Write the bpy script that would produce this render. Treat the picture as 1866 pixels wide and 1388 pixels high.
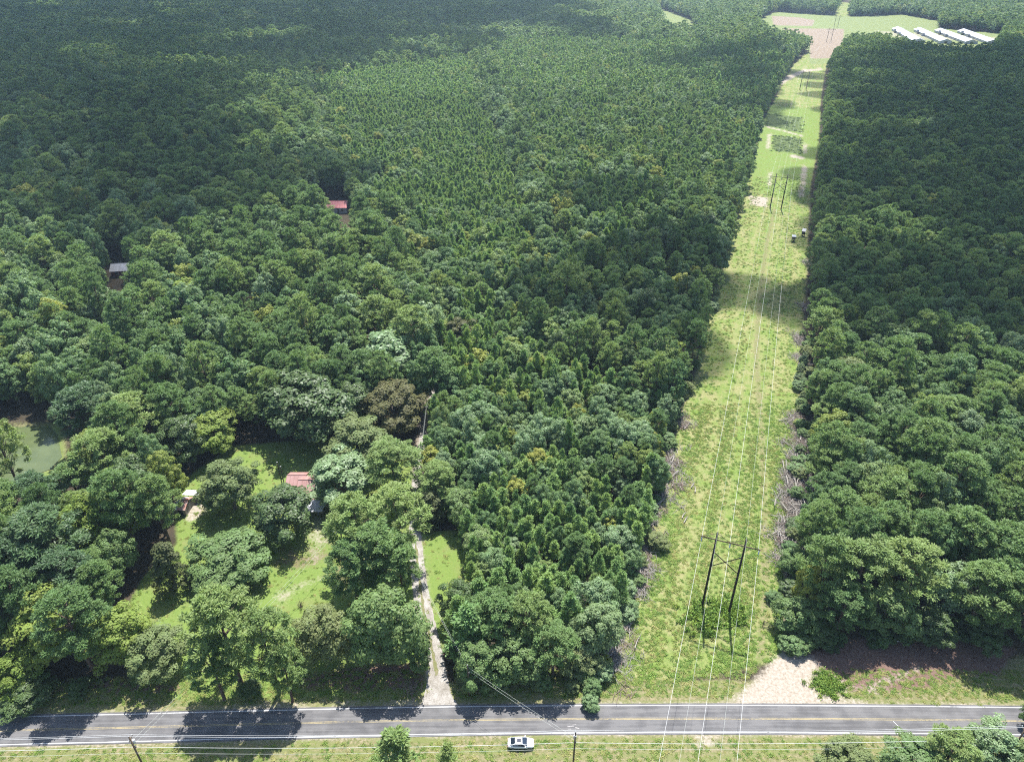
import bpy, bmesh, math, random
import numpy as np
from mathutils import Vector, Matrix

R = math.radians
scene = bpy.context.scene
for o in list(bpy.data.objects):
    bpy.data.objects.remove(o)
col = scene.collection

# ------------------------------------------------------------------ camera
CAM_H = 121.0
PITCH = R(32.1)
FPX = 1290.0
cam_d = bpy.data.cameras.new('camera')
cam_d.sensor_fit = 'HORIZONTAL'
cam_d.sensor_width = 36.0
cam_d.lens = 36.0 * FPX / 1866.0
cam_d.clip_start = 1.0
cam_d.clip_end = 30000.0
cam = bpy.data.objects.new('camera', cam_d)
cam.location = (0, 0, CAM_H)
cam.rotation_euler = (math.pi / 2 - PITCH, 0, 0)
col.objects.link(cam)
scene.camera = cam

# ------------------------------------------------------------------ sky, sun, exposure
SUN_EL, SUN_AZ = R(64.0), R(11.0)          # azimuth measured from +Y towards +X
world = bpy.data.worlds.new('World')
scene.world = world
world.use_nodes = True
wn = world.node_tree
wn.nodes.clear()
sky = wn.nodes.new('ShaderNodeTexSky')
sky.sky_type = 'NISHITA'
sky.sun_disc = False
sky.sun_elevation = SUN_EL
sky.sun_rotation = SUN_AZ
sky.altitude = 100
bg = wn.nodes.new('ShaderNodeBackground')
bg.inputs['Strength'].default_value = 0.11
wo = wn.nodes.new('ShaderNodeOutputWorld')
wn.links.new(sky.outputs[0], bg.inputs[0])
wn.links.new(bg.outputs[0], wo.inputs[0])
sd = bpy.data.lights.new('sun', 'SUN')
sd.energy = 4.6
sd.angle = R(0.5)
sd.color = (1.0, 0.975, 0.945)
sun = bpy.data.objects.new('sun', sd)
SUN_DIR = Vector((math.sin(SUN_AZ) * math.cos(SUN_EL), math.cos(SUN_AZ) * math.cos(SUN_EL), math.sin(SUN_EL)))
sun.rotation_euler = SUN_DIR.to_track_quat('Z', 'Y').to_euler()
sun.location = (0, 0, 300)
col.objects.link(sun)
vs = scene.view_settings
vs.view_transform = 'Standard'
vs.look = 'None'
vs.gamma = 1.0
vs.exposure = 1.28
vs.use_curve_mapping = False
cy = scene.cycles
cy.max_bounces = 6
cy.diffuse_bounces = 3
cy.glossy_bounces = 2
cy.transmission_bounces = 4
cy.volume_bounces = 0
cy.transparent_max_bounces = 12
cy.use_adaptive_sampling = True
cy.adaptive_threshold = 0.02
cy.use_denoising = False
cy.filter_width = 1.15
cy.caustics_reflective = False
cy.caustics_refractive = False

SP, CP = math.sin(PITCH), math.cos(PITCH)


def at(x, y, h=0.0):
    """world point seen at photograph pixel (x, y) for a height h above the ground"""
    u = (x - 933.0) / FPX
    v = (y - 694.0) / FPX
    z = (CAM_H - h) / (SP + v * CP)
    return Vector((u * z, z * (CP - v * SP), h))


def depth_at(x, y, h=0.0):
    v = (y - 694.0) / FPX
    return (CAM_H - h) / (SP + v * CP)


def project(P):
    P = np.asarray(P, float)
    dz = CAM_H - P[..., 2]
    z = P[..., 1] * CP + dz * SP
    vy = dz * CP - P[..., 1] * SP
    return 933 + FPX * P[..., 0] / z, 694 + FPX * vy / z, z


def gpoly(pts):
    return np.array([at(*p)[:2] for p in pts])


def in_poly(P, poly):
    x, y = P[:, 0], P[:, 1]
    c = np.zeros(len(P), bool)
    n = len(poly)
    for i in range(n):
        x1, y1 = poly[i]
        x2, y2 = poly[(i + 1) % n]
        if y1 == y2:
            continue
        c ^= ((y1 > y) != (y2 > y)) & (x < (x2 - x1) * (y - y1) / (y2 - y1) + x1)
    return c


def seg_dist(P, pts, closed=False):
    d = np.full(len(P), 1e9)
    n = len(pts)
    for i in range(n if closed else n - 1):
        a = np.asarray(pts[i], float)[:2]
        b = np.asarray(pts[(i + 1) % n], float)[:2]
        ab = b - a
        t = np.clip(((P - a) @ ab) / max(ab @ ab, 1e-9), 0, 1)
        q = P - a - t[:, None] * ab
        d = np.minimum(d, np.hypot(q[:, 0], q[:, 1]))
    return d


def poly_mask(P, poly, soft):
    """1 inside, 0 outside, linear over +-soft metres"""
    lo = poly.min(0) - soft
    hi = poly.max(0) + soft
    m = np.zeros(len(P))
    idx = np.where((P[:, 0] > lo[0]) & (P[:, 0] < hi[0]) & (P[:, 1] > lo[1]) & (P[:, 1] < hi[1]))[0]
    if len(idx) == 0:
        return m
    Q = P[idx]
    d = seg_dist(Q, poly, True)
    d = np.where(in_poly(Q, poly), d, -d)
    m[idx] = np.clip(0.5 + 0.5 * d / soft, 0, 1)
    return m


def tag(o, label=None, cat=None, group=None, kind=None):
    if label:
        o['label'] = label
    if cat:
        o['category'] = cat
    if group:
        o['group'] = group
    if kind:
        o['kind'] = kind
    return o


def empty(name, loc=(0, 0, 0), rz=0.0):
    o = bpy.data.objects.new(name, None)
    o.location = loc
    o.rotation_euler = (0, 0, rz)
    o.empty_display_size = 0.5
    col.objects.link(o)
    return o


def link_mesh(name, me, parent=None, loc=(0, 0, 0)):
    o = bpy.data.objects.new(name, me)
    o.location = loc
    if parent is not None:
        o.parent = parent
    col.objects.link(o)
    return o


# ------------------------------------------------------------------ materials
def new_mat(name):
    m = bpy.data.materials.new(name)
    m.use_nodes = True
    m.node_tree.nodes.clear()
    return m, m.node_tree.nodes, m.node_tree.links


def ramp(nodes, stops, interp='LINEAR'):
    r = nodes.new('ShaderNodeValToRGB')
    r.color_ramp.interpolation = interp
    e = r.color_ramp.elements
    while len(e) > 1:
        e.remove(e[-1])
    for i, (p, c) in enumerate(stops):
        k = e[0] if i == 0 else e.new(p)
        k.position = p
        k.color = (*c, 1)
    return r


def plain(name, c, rough=0.6, metal=0.0, noise=0.12, scale=1.5, spec=0.4, c2=None):
    c = tuple(k * .75 for k in c)
    c2 = tuple(k * .75 for k in c2) if c2 else None
    m, n, l = new_mat(name)
    b = n.new('ShaderNodeBsdfPrincipled')
    o = n.new('ShaderNodeOutputMaterial')
    tc = n.new('ShaderNodeTexCoord')
    nz = n.new('ShaderNodeTexNoise')
    nz.inputs['Scale'].default_value = scale
    nz.inputs['Detail'].default_value = 5
    c2 = c2 or tuple(max(0, k * (1 - 2.5 * noise)) for k in c)
    r = ramp(n, [(0.3, c2), (0.62, c)])
    l.new(tc.outputs['Object'], nz.inputs['Vector'])
    l.new(nz.outputs['Fac'], r.inputs['Fac'])
    l.new(r.outputs['Color'], b.inputs['Base Color'])
    b.inputs['Roughness'].default_value = rough
    b.inputs['Metallic'].default_value = metal
    b.inputs['Specular IOR Level'].default_value = spec
    l.new(b.outputs[0], o.inputs['Surface'])
    return m


def leaf_mat(name, stops, trans=0.22, rough=0.5, spec=0.35):
    """foliage: colour per tree by its random number, per leaf by the attribute 'shade'"""
    m, n, l = new_mat(name)
    oi = n.new('ShaderNodeObjectInfo')
    r = ramp(n, stops)
    l.new(oi.outputs['Random'], r.inputs['Fac'])
    a = n.new('ShaderNodeAttribute')
    a.attribute_name = 'shade'
    hs = n.new('ShaderNodeHueSaturation')
    mr = n.new('ShaderNodeMapRange')
    mr.inputs['To Min'].default_value = 0.72
    mr.inputs['To Max'].default_value = 1.3
    mh = n.new('ShaderNodeMapRange')
    mh.inputs['To Min'].default_value = 0.485
    mh.inputs['To Max'].default_value = 0.51
    l.new(a.outputs['Fac'], mr.inputs['Value'])
    l.new(a.outputs['Fac'], mh.inputs['Value'])
    l.new(mr.outputs[0], hs.inputs['Value'])
    l.new(mh.outputs[0], hs.inputs['Hue'])
    l.new(r.outputs['Color'], hs.inputs['Color'])
    b = n.new('ShaderNodeBsdfPrincipled')
    b.inputs['Roughness'].default_value = rough
    b.inputs['Specular IOR Level'].default_value = spec
    l.new(hs.outputs[0], b.inputs['Base Color'])
    t = n.new('ShaderNodeBsdfTranslucent')
    tm = n.new('ShaderNodeMix')
    tm.data_type = 'RGBA'
    tm.blend_type = 'MULTIPLY'
    tm.inputs['Factor'].default_value = 1.0
    tm.inputs['B'].default_value = (1.15, 1.15, 0.55, 1)
    l.new(hs.outputs[0], tm.inputs['A'])
    l.new(tm.outputs['Result'], t.inputs['Color'])
    mx = n.new('ShaderNodeMixShader')
    mx.inputs[0].default_value = trans
    l.new(b.outputs[0], mx.inputs[1])
    l.new(t.outputs[0], mx.inputs[2])
    o = n.new('ShaderNodeOutputMaterial')
    l.new(mx.outputs[0], o.inputs['Surface'])
    return m


M = {}
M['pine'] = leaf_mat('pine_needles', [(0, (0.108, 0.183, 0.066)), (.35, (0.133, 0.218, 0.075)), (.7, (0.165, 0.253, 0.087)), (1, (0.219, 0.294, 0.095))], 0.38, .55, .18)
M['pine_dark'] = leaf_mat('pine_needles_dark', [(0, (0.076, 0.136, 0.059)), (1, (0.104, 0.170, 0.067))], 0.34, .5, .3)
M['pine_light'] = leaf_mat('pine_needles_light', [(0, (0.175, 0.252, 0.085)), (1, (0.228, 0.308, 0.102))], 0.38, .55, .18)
M['young'] = leaf_mat('young_pine_needles', [(0, (0.156, 0.264, 0.095)), (.5, (0.198, 0.313, 0.105)), (1, (0.264, 0.373, 0.117))], 0.38, .55, .2)
M['broad'] = leaf_mat('mixed_broadleaf_leaves', [(0, (0.102, 0.180, 0.066)), (.25, (0.141, 0.224, 0.083)), (.5, (0.172, 0.263, 0.111)), (.72, (0.197, 0.276, 0.140)), (.90, (0.210, 0.282, 0.079)), (.975, (0.272, 0.311, 0.074)), (1, (0.302, 0.320, 0.073))], 0.4, .5, .2)
M['oak'] = leaf_mat('oak_leaves', [(0, (0.130, 0.208, 0.073)), (1, (0.162, 0.240, 0.083))], 0.4, .5, .2)
M['darkoak'] = leaf_mat('dark_oak_leaves', [(0, (0.079, 0.127, 0.042)), (1, (0.096, 0.145, 0.048))], 0.34, .45, .3)
M['pale'] = leaf_mat('pale_leaves', [(0, (0.179, 0.271, 0.124)), (1, (0.217, 0.308, 0.146))], 0.4, .45, .3)
M['olive'] = leaf_mat('olive_leaves', [(0, (0.163, 0.215, 0.083)), (1, (0.195, 0.230, 0.091))], 0.4, .55, .18)
M['lime'] = leaf_mat('yellow_green_leaves', [(0, (0.187, 0.266, 0.056)), (1, (0.217, 0.274, 0.060))], 0.4, .55, .18)
M['brown'] = leaf_mat('brownish_leaves', [(0, (0.102, 0.110, 0.041)), (1, (0.119, 0.117, 0.045))], 0.34, .55, .18)
M['dead'] = leaf_mat('dead_leaves', [(0, (.15, .105, .095)), (1, (.17, .12, .10))], .2, .7, .1)
M['cedar'] = leaf_mat('cedar_foliage', [(0, (0.095, 0.114, 0.044)), (1, (0.109, 0.129, 0.050))], 0.34, .6, .2)
M['weed'] = leaf_mat('meadow_leaves', [(0, (0.108, 0.199, 0.035)), (.3, (0.173, 0.257, 0.048)), (.6, (0.228, 0.286, 0.066)), (.85, (0.293, 0.292, 0.096)), (1, (0.358, 0.339, 0.131))], 0.3, .6, .2)
M['weed_green'] = leaf_mat('green_weed_leaves', [(0, (0.107, 0.198, 0.034)), (.6, (0.171, 0.273, 0.048)), (1, (0.244, 0.328, 0.059))], 0.3, .6, .2)
M['crop'] = leaf_mat('crop_leaves', [(0, (0.080, 0.136, 0.045)), (1, (0.136, 0.192, 0.060))], .2, .6, .2)
M['bark'] = plain('bark', (.17, .12, .09), .9, noise=.2, scale=3, spec=.1)
M['bark_pale'] = plain('pale_bark', (.24, .21, .18), .9, noise=.2, scale=3, spec=.1)
M['dead_wood'] = plain('bleached_wood', (.47, .43, .38), .85, noise=.14, scale=4, spec=.1)
M['dead_twig'] = plain('dead_twigs', (.34, .26, .21), .9, noise=.15, scale=4, spec=.1)
M['creosote'] = plain('creosoted_pole', (.045, .033, .028), .8, noise=.15, scale=6, spec=.2)
M['pole_wood'] = plain('weathered_pole', (.16, .12, .08), .85, noise=.15, scale=5, spec=.15)
M['steel'] = plain('galvanised_steel', (.42, .43, .44), .45, .6, noise=.08, scale=4)
M['wire'] = plain('aluminium_wire', (.82, .83, .80), .5, 0.0, noise=.03, scale=1, spec=.6)
M['thin_wire'] = plain('shield_wire', (.62, .66, .58), .5, 0.0, noise=.03, scale=1, spec=.5)
M['dark_wire'] = plain('dark_cable', (.30, .30, .30), .6, noise=.05)
M['insulator'] = plain('glass_insulator', (.55, .64, .62), .25, noise=.05, scale=4, spec=.6)
M['porcelain'] = plain('white_porcelain', (.78, .78, .78), .3, noise=.04)
M['red_roof'] = plain('red_metal_roof', (.46, .27, .24), .45, noise=.10, scale=.8, c2=(.38, .20, .17))
M['far_red'] = plain('fresh_red_metal_roof', (.62, .20, .19), .42, noise=.06, scale=.8)
M['rust_roof'] = plain('rusty_tin', (.42, .16, .10), .6, noise=.15, scale=2.2, c2=(.58, .50, .46))
M['tin'] = plain('bare_tin', (.66, .67, .69), .4, .15, noise=.1, scale=1.6)
M['white_metal'] = plain('white_metal_roof', (.66, .68, .73), .4, noise=.06, scale=.15)
M['grey_roof'] = plain('grey_metal_roof', (.50, .51, .54), .45, noise=.1, scale=.8)
M['siding'] = plain('pale_siding', (.56, .57, .60), .6, noise=.05, scale=1)
M['red_wall'] = plain('red_painted_wall', (.28, .07, .05), .7, noise=.1, scale=1)
M['grey_board'] = plain('weathered_boards', (.33, .30, .27), .9, noise=.2, scale=3)
M['dark_inside'] = plain('dark_window_glass', (.02, .022, .026), .12, noise=.1, spec=.6)
M['brick'] = plain('house_brick', (.30, .15, .11), .85, noise=.12, scale=4)
M['concrete'] = plain('concrete', (.45, .43, .40), .9, noise=.1, scale=2)
M['paint_white'] = plain('white_car_paint', (.80, .80, .80), .22, noise=.01, spec=.6)
M['car_glass'] = plain('car_glass', (.02, .03, .05), .05, noise=.1, spec=.9)
M['rubber'] = plain('tyre_rubber', (.025, .025, .025), .8, noise=.1)
M['rim'] = plain('alloy_rim', (.45, .46, .47), .3, .7, noise=.05)
M['lamp_red'] = plain('red_tail_lamp', (.35, .02, .02), .2, noise=.05)
M['lamp_clear'] = plain('clear_head_lamp', (.65, .68, .70), .1, noise=.05)
M['black_trim'] = plain('black_plastic', (.02, .02, .02), .5, noise=.05)
M['gate_steel'] = plain('dark_gate_tube', (.07, .065, .06), .5, .3, noise=.1)


def road_mat():
    m, n, l = new_mat('worn_asphalt')
    tc = n.new('ShaderNodeTexCoord')
    a = n.new('ShaderNodeTexNoise'); a.inputs['Scale'].default_value = .35; a.inputs['Detail'].default_value = 6
    b = n.new('ShaderNodeTexNoise'); b.inputs['Scale'].default_value = 9; b.inputs['Detail'].default_value = 4
    mp = n.new('ShaderNodeMapping'); mp.inputs['Scale'].default_value = (.05, 1.6, 1)
    c = n.new('ShaderNodeTexNoise'); c.inputs['Scale'].default_value = 1.2; c.inputs['Detail'].default_value = 3
    l.new(tc.outputs['Object'], a.inputs['Vector']); l.new(tc.outputs['Object'], b.inputs['Vector'])
    l.new(tc.outputs['Object'], mp.inputs['Vector']); l.new(mp.outputs[0], c.inputs['Vector'])
    s = n.new('ShaderNodeMath'); s.operation = 'ADD'; l.new(a.outputs[0], s.inputs[0]); l.new(c.outputs[0], s.inputs[1])
    s2 = n.new('ShaderNodeMath'); s2.operation = 'MULTIPLY_ADD'; l.new(b.outputs[0], s2.inputs[0]); s2.inputs[1].default_value = .35
    l.new(s.outputs[0], s2.inputs[2])
    r = ramp(n, [(.74, (.076, .074, .074)), (.9, (.102, .099, .098)), (1.0, (.126, .122, .119))])
    s3 = n.new('ShaderNodeMath'); s3.operation = 'MULTIPLY'; s3.inputs[1].default_value = .78; l.new(s2.outputs[0], s3.inputs[0])
    l.new(s3.outputs[0], r.inputs['Fac'])
    p = n.new('ShaderNodeBsdfPrincipled'); p.inputs['Roughness'].default_value = .85; p.inputs['Specular IOR Level'].default_value = .3
    l.new(r.outputs[0], p.inputs['Base Color'])
    o = n.new('ShaderNodeOutputMaterial'); l.new(p.outputs[0], o.inputs['Surface'])
    return m


def gravel_mat():
    m, n, l = new_mat('pale_gravel')
    tc = n.new('ShaderNodeTexCoord')
    v = n.new('ShaderNodeTexNoise'); v.inputs['Scale'].default_value = 5; v.inputs['Detail'].default_value = 6
    a = n.new('ShaderNodeTexNoise'); a.inputs['Scale'].default_value = .5; a.inputs['Detail'].default_value = 4
    l.new(tc.outputs['Object'], v.inputs['Vector']); l.new(tc.outputs['Object'], a.inputs['Vector'])
    s = n.new('ShaderNodeMath'); s.operation = 'ADD'; l.new(v.outputs[0], s.inputs[0]); l.new(a.outputs[0], s.inputs[1])
    s3 = n.new('ShaderNodeMath'); s3.operation = 'MULTIPLY'; s3.inputs[1].default_value = .5; l.new(s.outputs[0], s3.inputs[0])
    r = ramp(n, [(.34, (.14, .125, .10)), (.48, (.235, .215, .185)), (.62, (.33, .31, .28))])
    l.new(s3.outputs[0], r.inputs['Fac'])
    p = n.new('ShaderNodeBsdfPrincipled'); p.inputs['Roughness'].default_value = .95; p.inputs['Specular IOR Level'].default_value = .1
    l.new(r.outputs[0], p.inputs['Base Color'])
    bp = n.new('ShaderNodeBump'); bp.inputs['Strength'].default_value = .6; bp.inputs['Distance'].default_value = .05
    l.new(v.outputs[0], bp.inputs['Height']); l.new(bp.outputs[0], p.inputs['Normal'])
    o = n.new('ShaderNodeOutputMaterial'); l.new(p.outputs[0], o.inputs['Surface'])
    return m


def water_mat():
    m, n, l = new_mat('green_pond_water')
    tc = n.new('ShaderNodeTexCoord')
    v = n.new('ShaderNodeTexNoise'); v.inputs['Scale'].default_value = .25; v.inputs['Detail'].default_value = 5
    l.new(tc.outputs['Object'], v.inputs['Vector'])
    r = ramp(n, [(.4, (.078, .100, .042)), (.65, (.095, .118, .050))])
    l.new(v.outputs[0], r.inputs['Fac'])
    p = n.new('ShaderNodeBsdfPrincipled'); p.inputs['Roughness'].default_value = .12; p.inputs['IOR'].default_value = 1.33
    l.new(r.outputs[0], p.inputs['Base Color'])
    w = n.new('ShaderNodeTexNoise'); w.inputs['Scale'].default_value = 2; l.new(tc.outputs['Object'], w.inputs['Vector'])
    bp = n.new('ShaderNodeBump'); bp.inputs['Strength'].default_value = .05; l.new(w.outputs[0], bp.inputs['Height']); l.new(bp.outputs[0], p.inputs['Normal'])
    o = n.new('ShaderNodeOutputMaterial'); l.new(p.outputs[0], o.inputs['Surface'])
    return m


def ground_mat():
    m, n, l = new_mat('ground_cover')
    tc = n.new('ShaderNodeTexCoord')

    def noise(scale, detail=5, rough=.55, mp=None):
        z = n.new('ShaderNodeTexNoise')
        z.inputs['Scale'].default_value = scale
        z.inputs['Detail'].default_value = detail
        z.inputs['Roughness'].default_value = rough
        if mp:
            q = n.new('ShaderNodeMapping'); q.inputs['Scale'].default_value = mp
            l.new(tc.outputs['Object'], q.inputs['Vector']); l.new(q.outputs[0], z.inputs['Vector'])
        else:
            l.new(tc.outputs['Object'], z.inputs['Vector'])
        return z.outputs['Fac']

    big, mid, fine = noise(.035), noise(.22), noise(1.7, 6, .65)
    grain = noise(6, 3)

    def two(f, c1, c2, lo=.38, hi=.62):
        r = ramp(n, [(lo, c1), (hi, c2)])
        l.new(f, r.inputs['Fac'])
        return r.outputs['Color']

    def mixc(fac, a, b, mode='MIX'):
        x = n.new('ShaderNodeMix'); x.data_type = 'RGBA'; x.blend_type = mode
        if isinstance(fac, float):
            x.inputs['Factor'].default_value = fac
        else:
            l.new(fac, x.inputs['Factor'])
        for s, v in (('A', a), ('B', b)):
            if isinstance(v, tuple):
                x.inputs[s].default_value = (*v, 1)
            else:
                l.new(v, x.inputs[s])
        return x.outputs['Result']

    def addm(a, b, op='ADD', c=None):
        x = n.new('ShaderNodeMath'); x.operation = op
        for i, v in enumerate((a, b, c)):
            if v is None:
                continue
            if isinstance(v, (int, float)):
                x.inputs[i].default_value = v
            else:
                l.new(v, x.inputs[i])
        return x.outputs[0]

    def zone(ch, hard=.16, amp=.55):
        # mask + noise, then a narrow step: ragged natural borders
        nz = addm(addm(mid, .5, 'SUBTRACT'), amp * .9, 'MULTIPLY')
        nf = addm(addm(fine, .5, 'SUBTRACT'), amp, 'MULTIPLY')
        s = addm(addm(ch, nz), nf)
        q = n.new('ShaderNodeMapRange'); q.interpolation_type = 'SMOOTHSTEP'
        q.inputs['From Min'].default_value = .5 - hard
        q.inputs['From Max'].default_value = .5 + hard
        l.new(s, q.inputs['Value'])
        # nothing where the mask is nil
        g = n.new('ShaderNodeMapRange'); g.inputs['From Min'].default_value = .02; g.inputs['From Max'].default_value = .12
        l.new(ch, g.inputs['Value'])
        return addm(q.outputs[0], g.outputs[0], 'MULTIPLY')

    A = n.new('ShaderNodeAttribute'); A.attribute_name = 'zone_a'
    B = n.new('ShaderNodeAttribute'); B.attribute_name = 'zone_b'
    sa = n.new('ShaderNodeSeparateColor'); l.new(A.outputs['Color'], sa.inputs[0])
    sb = n.new('ShaderNodeSeparateColor'); l.new(B.outputs['Color'], sb.inputs[0])
    meadow, lawn, dirt, litter = sa.outputs[0], sa.outputs[1], sa.outputs[2], A.outputs['Alpha']
    crop, plough, pasture, dry = sb.outputs[0], sb.outputs[1], sb.outputs[2], B.outputs['Alpha']

    K = (0, 0, 0)
    c = two(mid, (.040, .034, .022), (.062, .050, .033))                       # forest floor
    # meadow of the power line clearing
    mg = two(fine, (.092, .150, .034), (.168, .220, .052), .35, .65)
    ms = two(fine, (.160, .180, .060), (.265, .240, .120), .35, .65)
    mm = mixc(two(mid, K, (1, 1, 1), .40, .60), mg, ms)
    mm = mixc(two(big, K, (.55, .55, .55), .5, .7), mm, mg)
    q_ = n.new('ShaderNodeMapping'); q_.inputs['Rotation'].default_value = (0, 0, R(20)); l.new(tc.outputs['Object'], q_.inputs['Vector'])
    q2 = n.new('ShaderNodeMapping'); q2.inputs['Scale'].default_value = (1.0, .05, 1); l.new(q_.outputs[0], q2.inputs['Vector'])
    sk = n.new('ShaderNodeTexNoise'); sk.inputs['Scale'].default_value = .42; sk.inputs['Detail'].default_value = 4; l.new(q2.outputs[0], sk.inputs['Vector'])
    mm = mixc(two(sk.outputs['Fac'], K, (.75, .75, .75), .50, .66), mm, ms)
    mm = mixc(two(sk.outputs['Fac'], (.6, .6, .6), K, .34, .46), mm, mg)
    c = mixc(zone(meadow), c, mm)
    dr = mixc(two(fine, K, (1, 1, 1), .38, .62), (.105, .118, .042), (.245, .205, .120))
    dr = mixc(two(noise(.8, 5, .6, (.12, 1.4, 1)), K, (1, 1, 1), .42, .6), dr, (.145, .160, .058))
    c = mixc(zone(dry), c, dr)
    lw = mixc(two(fine, K, (1, 1, 1), .3, .7), (.112, .170, .038), (.160, .215, .055))
    lw = mixc(two(mid, K, (.6, .6, .6), .48, .72), lw, (.180, .176, .075))
    c = mixc(zone(lawn, .16, .35), c, lw)
    lt = mixc(two(fine, K, (1, 1, 1), .35, .65), (.100, .062, .046), (.180, .118, .092))
    lt = mixc(two(grain, K, (.5, .5, .5), .55, .7), lt, (.22, .165, .13))
    c = mixc(zone(litter), c, lt)
    ps = mixc(two(mid, K, (1, 1, 1), .35, .65), (.130, .165, .060), (.185, .210, .088))
    c = mixc(zone(pasture, .12, .3), c, ps)
    pl = mixc(two(noise(.9, 3, .5, (1, .12, 1)), K, (1, 1, 1), .4, .6), (.190, .148, .108), (.250, .202, .152))
    c = mixc(zone(plough, .1, .2), c, pl)
    cr = mixc(two(fine, K, (1, 1, 1), .35, .65), (.062, .088, .032), (.100, .130, .045))
    c = mixc(zone(crop, .1, .25), c, cr)
    di = mixc(two(fine, K, (1, 1, 1), .3, .62), (.21, .170, .125), (.37, .325, .27))
    di = mixc(two(grain, K, (.6, .6, .6), .56, .70), di, (.20, .16, .115))
    c = mixc(zone(dirt, .30, .8), c, di)
    p = n.new('ShaderNodeBsdfPrincipled')
    p.inputs['Roughness'].default_value = .95
    p.inputs['Specular IOR Level'].default_value = .08
    l.new(c, p.inputs['Base Color'])
    bp = n.new('ShaderNodeBump'); bp.inputs['Strength'].default_value = .7; bp.inputs['Distance'].default_value = .35
    l.new(addm(fine, grain, 'MULTIPLY_ADD', .0), bp.inputs['Height'])
    l.new(bp.outputs[0], p.inputs['Normal'])
    o = n.new('ShaderNodeOutputMaterial')
    l.new(p.outputs[0], o.inputs['Surface'])
    return m


M['road'] = road_mat()
M['gravel'] = gravel_mat()
M['water'] = water_mat()
M['ground'] = ground_mat()
def worn_paint(name, c, wear):
    m, n, l = new_mat(name)
    tc = n.new('ShaderNodeTexCoord')
    z = n.new('ShaderNodeTexNoise'); z.inputs['Scale'].default_value = 2.2; z.inputs['Detail'].default_value = 8; z.inputs['Roughness'].default_value = .7
    z2 = n.new('ShaderNodeTexNoise'); z2.inputs['Scale'].default_value = .12; z2.inputs['Detail'].default_value = 3
    l.new(tc.outputs['Object'], z.inputs['Vector']); l.new(tc.outputs['Object'], z2.inputs['Vector'])
    ad = n.new('ShaderNodeMath'); ad.operation = 'ADD'; l.new(z.outputs[0], ad.inputs[0]); l.new(z2.outputs[0], ad.inputs[1])
    h = n.new('ShaderNodeMath'); h.operation = 'MULTIPLY'; h.inputs[1].default_value = .5; l.new(ad.outputs[0], h.inputs[0])
    r = ramp(n, [(wear - .10, (.10, .096, .09)), (wear + .05, c)])
    l.new(h.outputs[0], r.inputs['Fac'])
    p = n.new('ShaderNodeBsdfPrincipled'); p.inputs['Roughness'].default_value = .8; p.inputs['Specular IOR Level'].default_value = .2
    l.new(r.outputs[0], p.inputs['Base Color'])
    o = n.new('ShaderNodeOutputMaterial'); l.new(p.outputs[0], o.inputs['Surface'])
    return m


M['line_white'] = worn_paint('white_road_paint', (.44, .44, .43), .43)
M['line_yellow'] = worn_paint('yellow_road_paint', (.33, .27, .14), .49)
M['stain'] = plain('pale_pavement_mark', (.42, .40, .38), .8, noise=.1, scale=6)

# ------------------------------------------------------------------ layout on the ground
ROW_L = [(1085, 1275), (1108, 1235), (1135, 1165), (1160, 1090), (1183, 1000), (1212, 890), (1222, 830), (1240, 760), (1272, 670), (1290, 590), (1308, 530), (1338, 420), (1356, 350), (1374, 285), (1386, 235), (1408, 190), (1428, 150), (1446, 118), (1470, 96)]
ROW_R = [(1435, 1200), (1425, 1130), (1432, 1020), (1440, 930), (1452, 800), (1456, 700), (1462, 600), (1470, 500), (1473, 420), (1478, 330), (1490, 262), (1492, 215), (1499, 160), (1506, 120), (1514, 100)]
row_poly = gpoly(ROW_L + ROW_R[::-1])
YARD = [(222, 1125), (262, 1050), (322, 990), (318, 905), (352, 860), (425, 812), (600, 798), (735, 822), (752, 830), (752, 960), (765, 1100), (790, 1260), (640, 1268), (330, 1275), (240, 1262)]
yard_poly = gpoly(YARD)
LAWN2 = [(764, 968), (835, 966), (862, 1060), (850, 1130), (800, 1190), (782, 1150), (768, 1060)]
lawn2_poly = gpoly(LAWN2)
POND = [(-60, 812), (10, 776), (45, 766), (82, 764), (104, 790), (112, 830), (92, 852), (40, 872), (-50, 880)]
pond_poly = gpoly(POND)
pond_clear = gpoly([(-110, 800), (0, 752), (90, 748), (165, 790), (175, 850), (170, 985), (-130, 985)])
DRIVE = [(798, 1292), (797, 1262), (796, 1230), (787, 1180), (772, 1110), (762, 1040), (757, 980), (756, 925), (760, 870), (766, 830), (774, 775), (790, 712), (800, 660), (812, 602), (818, 560)]
drive_pts = [at(*p) for p in DRIVE]
YELLOW = [(-200, 1340), (0, 1331), (240, 1325), (466, 1319), (700, 1313.5), (916, 1310.5), (1160, 1309), (1400, 1309), (1640, 1310.5), (1866, 1313), (2050, 1317)]
road_c = [at(*p) for p in YELLOW]
d0 = (road_c[0] - road_c[1]).normalized(); d1 = (road_c[-1] - road_c[-2]).normalized()
road_c = [road_c[0] + d0 * k for k in range(600, 0, -20)] + road_c + [road_c[-1] + d1 * k for k in range(20, 601, 20)]


def resample(pts, step):
    P = [Vector(p) for p in pts]
    out = [P[0].copy()]
    for a, b in zip(P, P[1:]):
        k = max(1, int((b - a).length / step))
        for i in range(1, k + 1):
            out.append(a.lerp(b, i / k))
    return out


def catmull(pts, per=8):
    P = [Vector(p) for p in pts]
    P = [P[0] * 2 - P[1]] + P + [P[-1] * 2 - P[-2]]
    out = []
    for i in range(1, len(P) - 2):
        for k in range(per):
            t = k / per
            a, b, c, d = P[i - 1:i + 3]
            out.append(.5 * ((2 * b) + (c - a) * t + (2 * a - 5 * b + 4 * c - d) * t * t + (3 * b - a - 3 * c + d) * t ** 3))
    out.append(P[-2])
    return out


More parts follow.
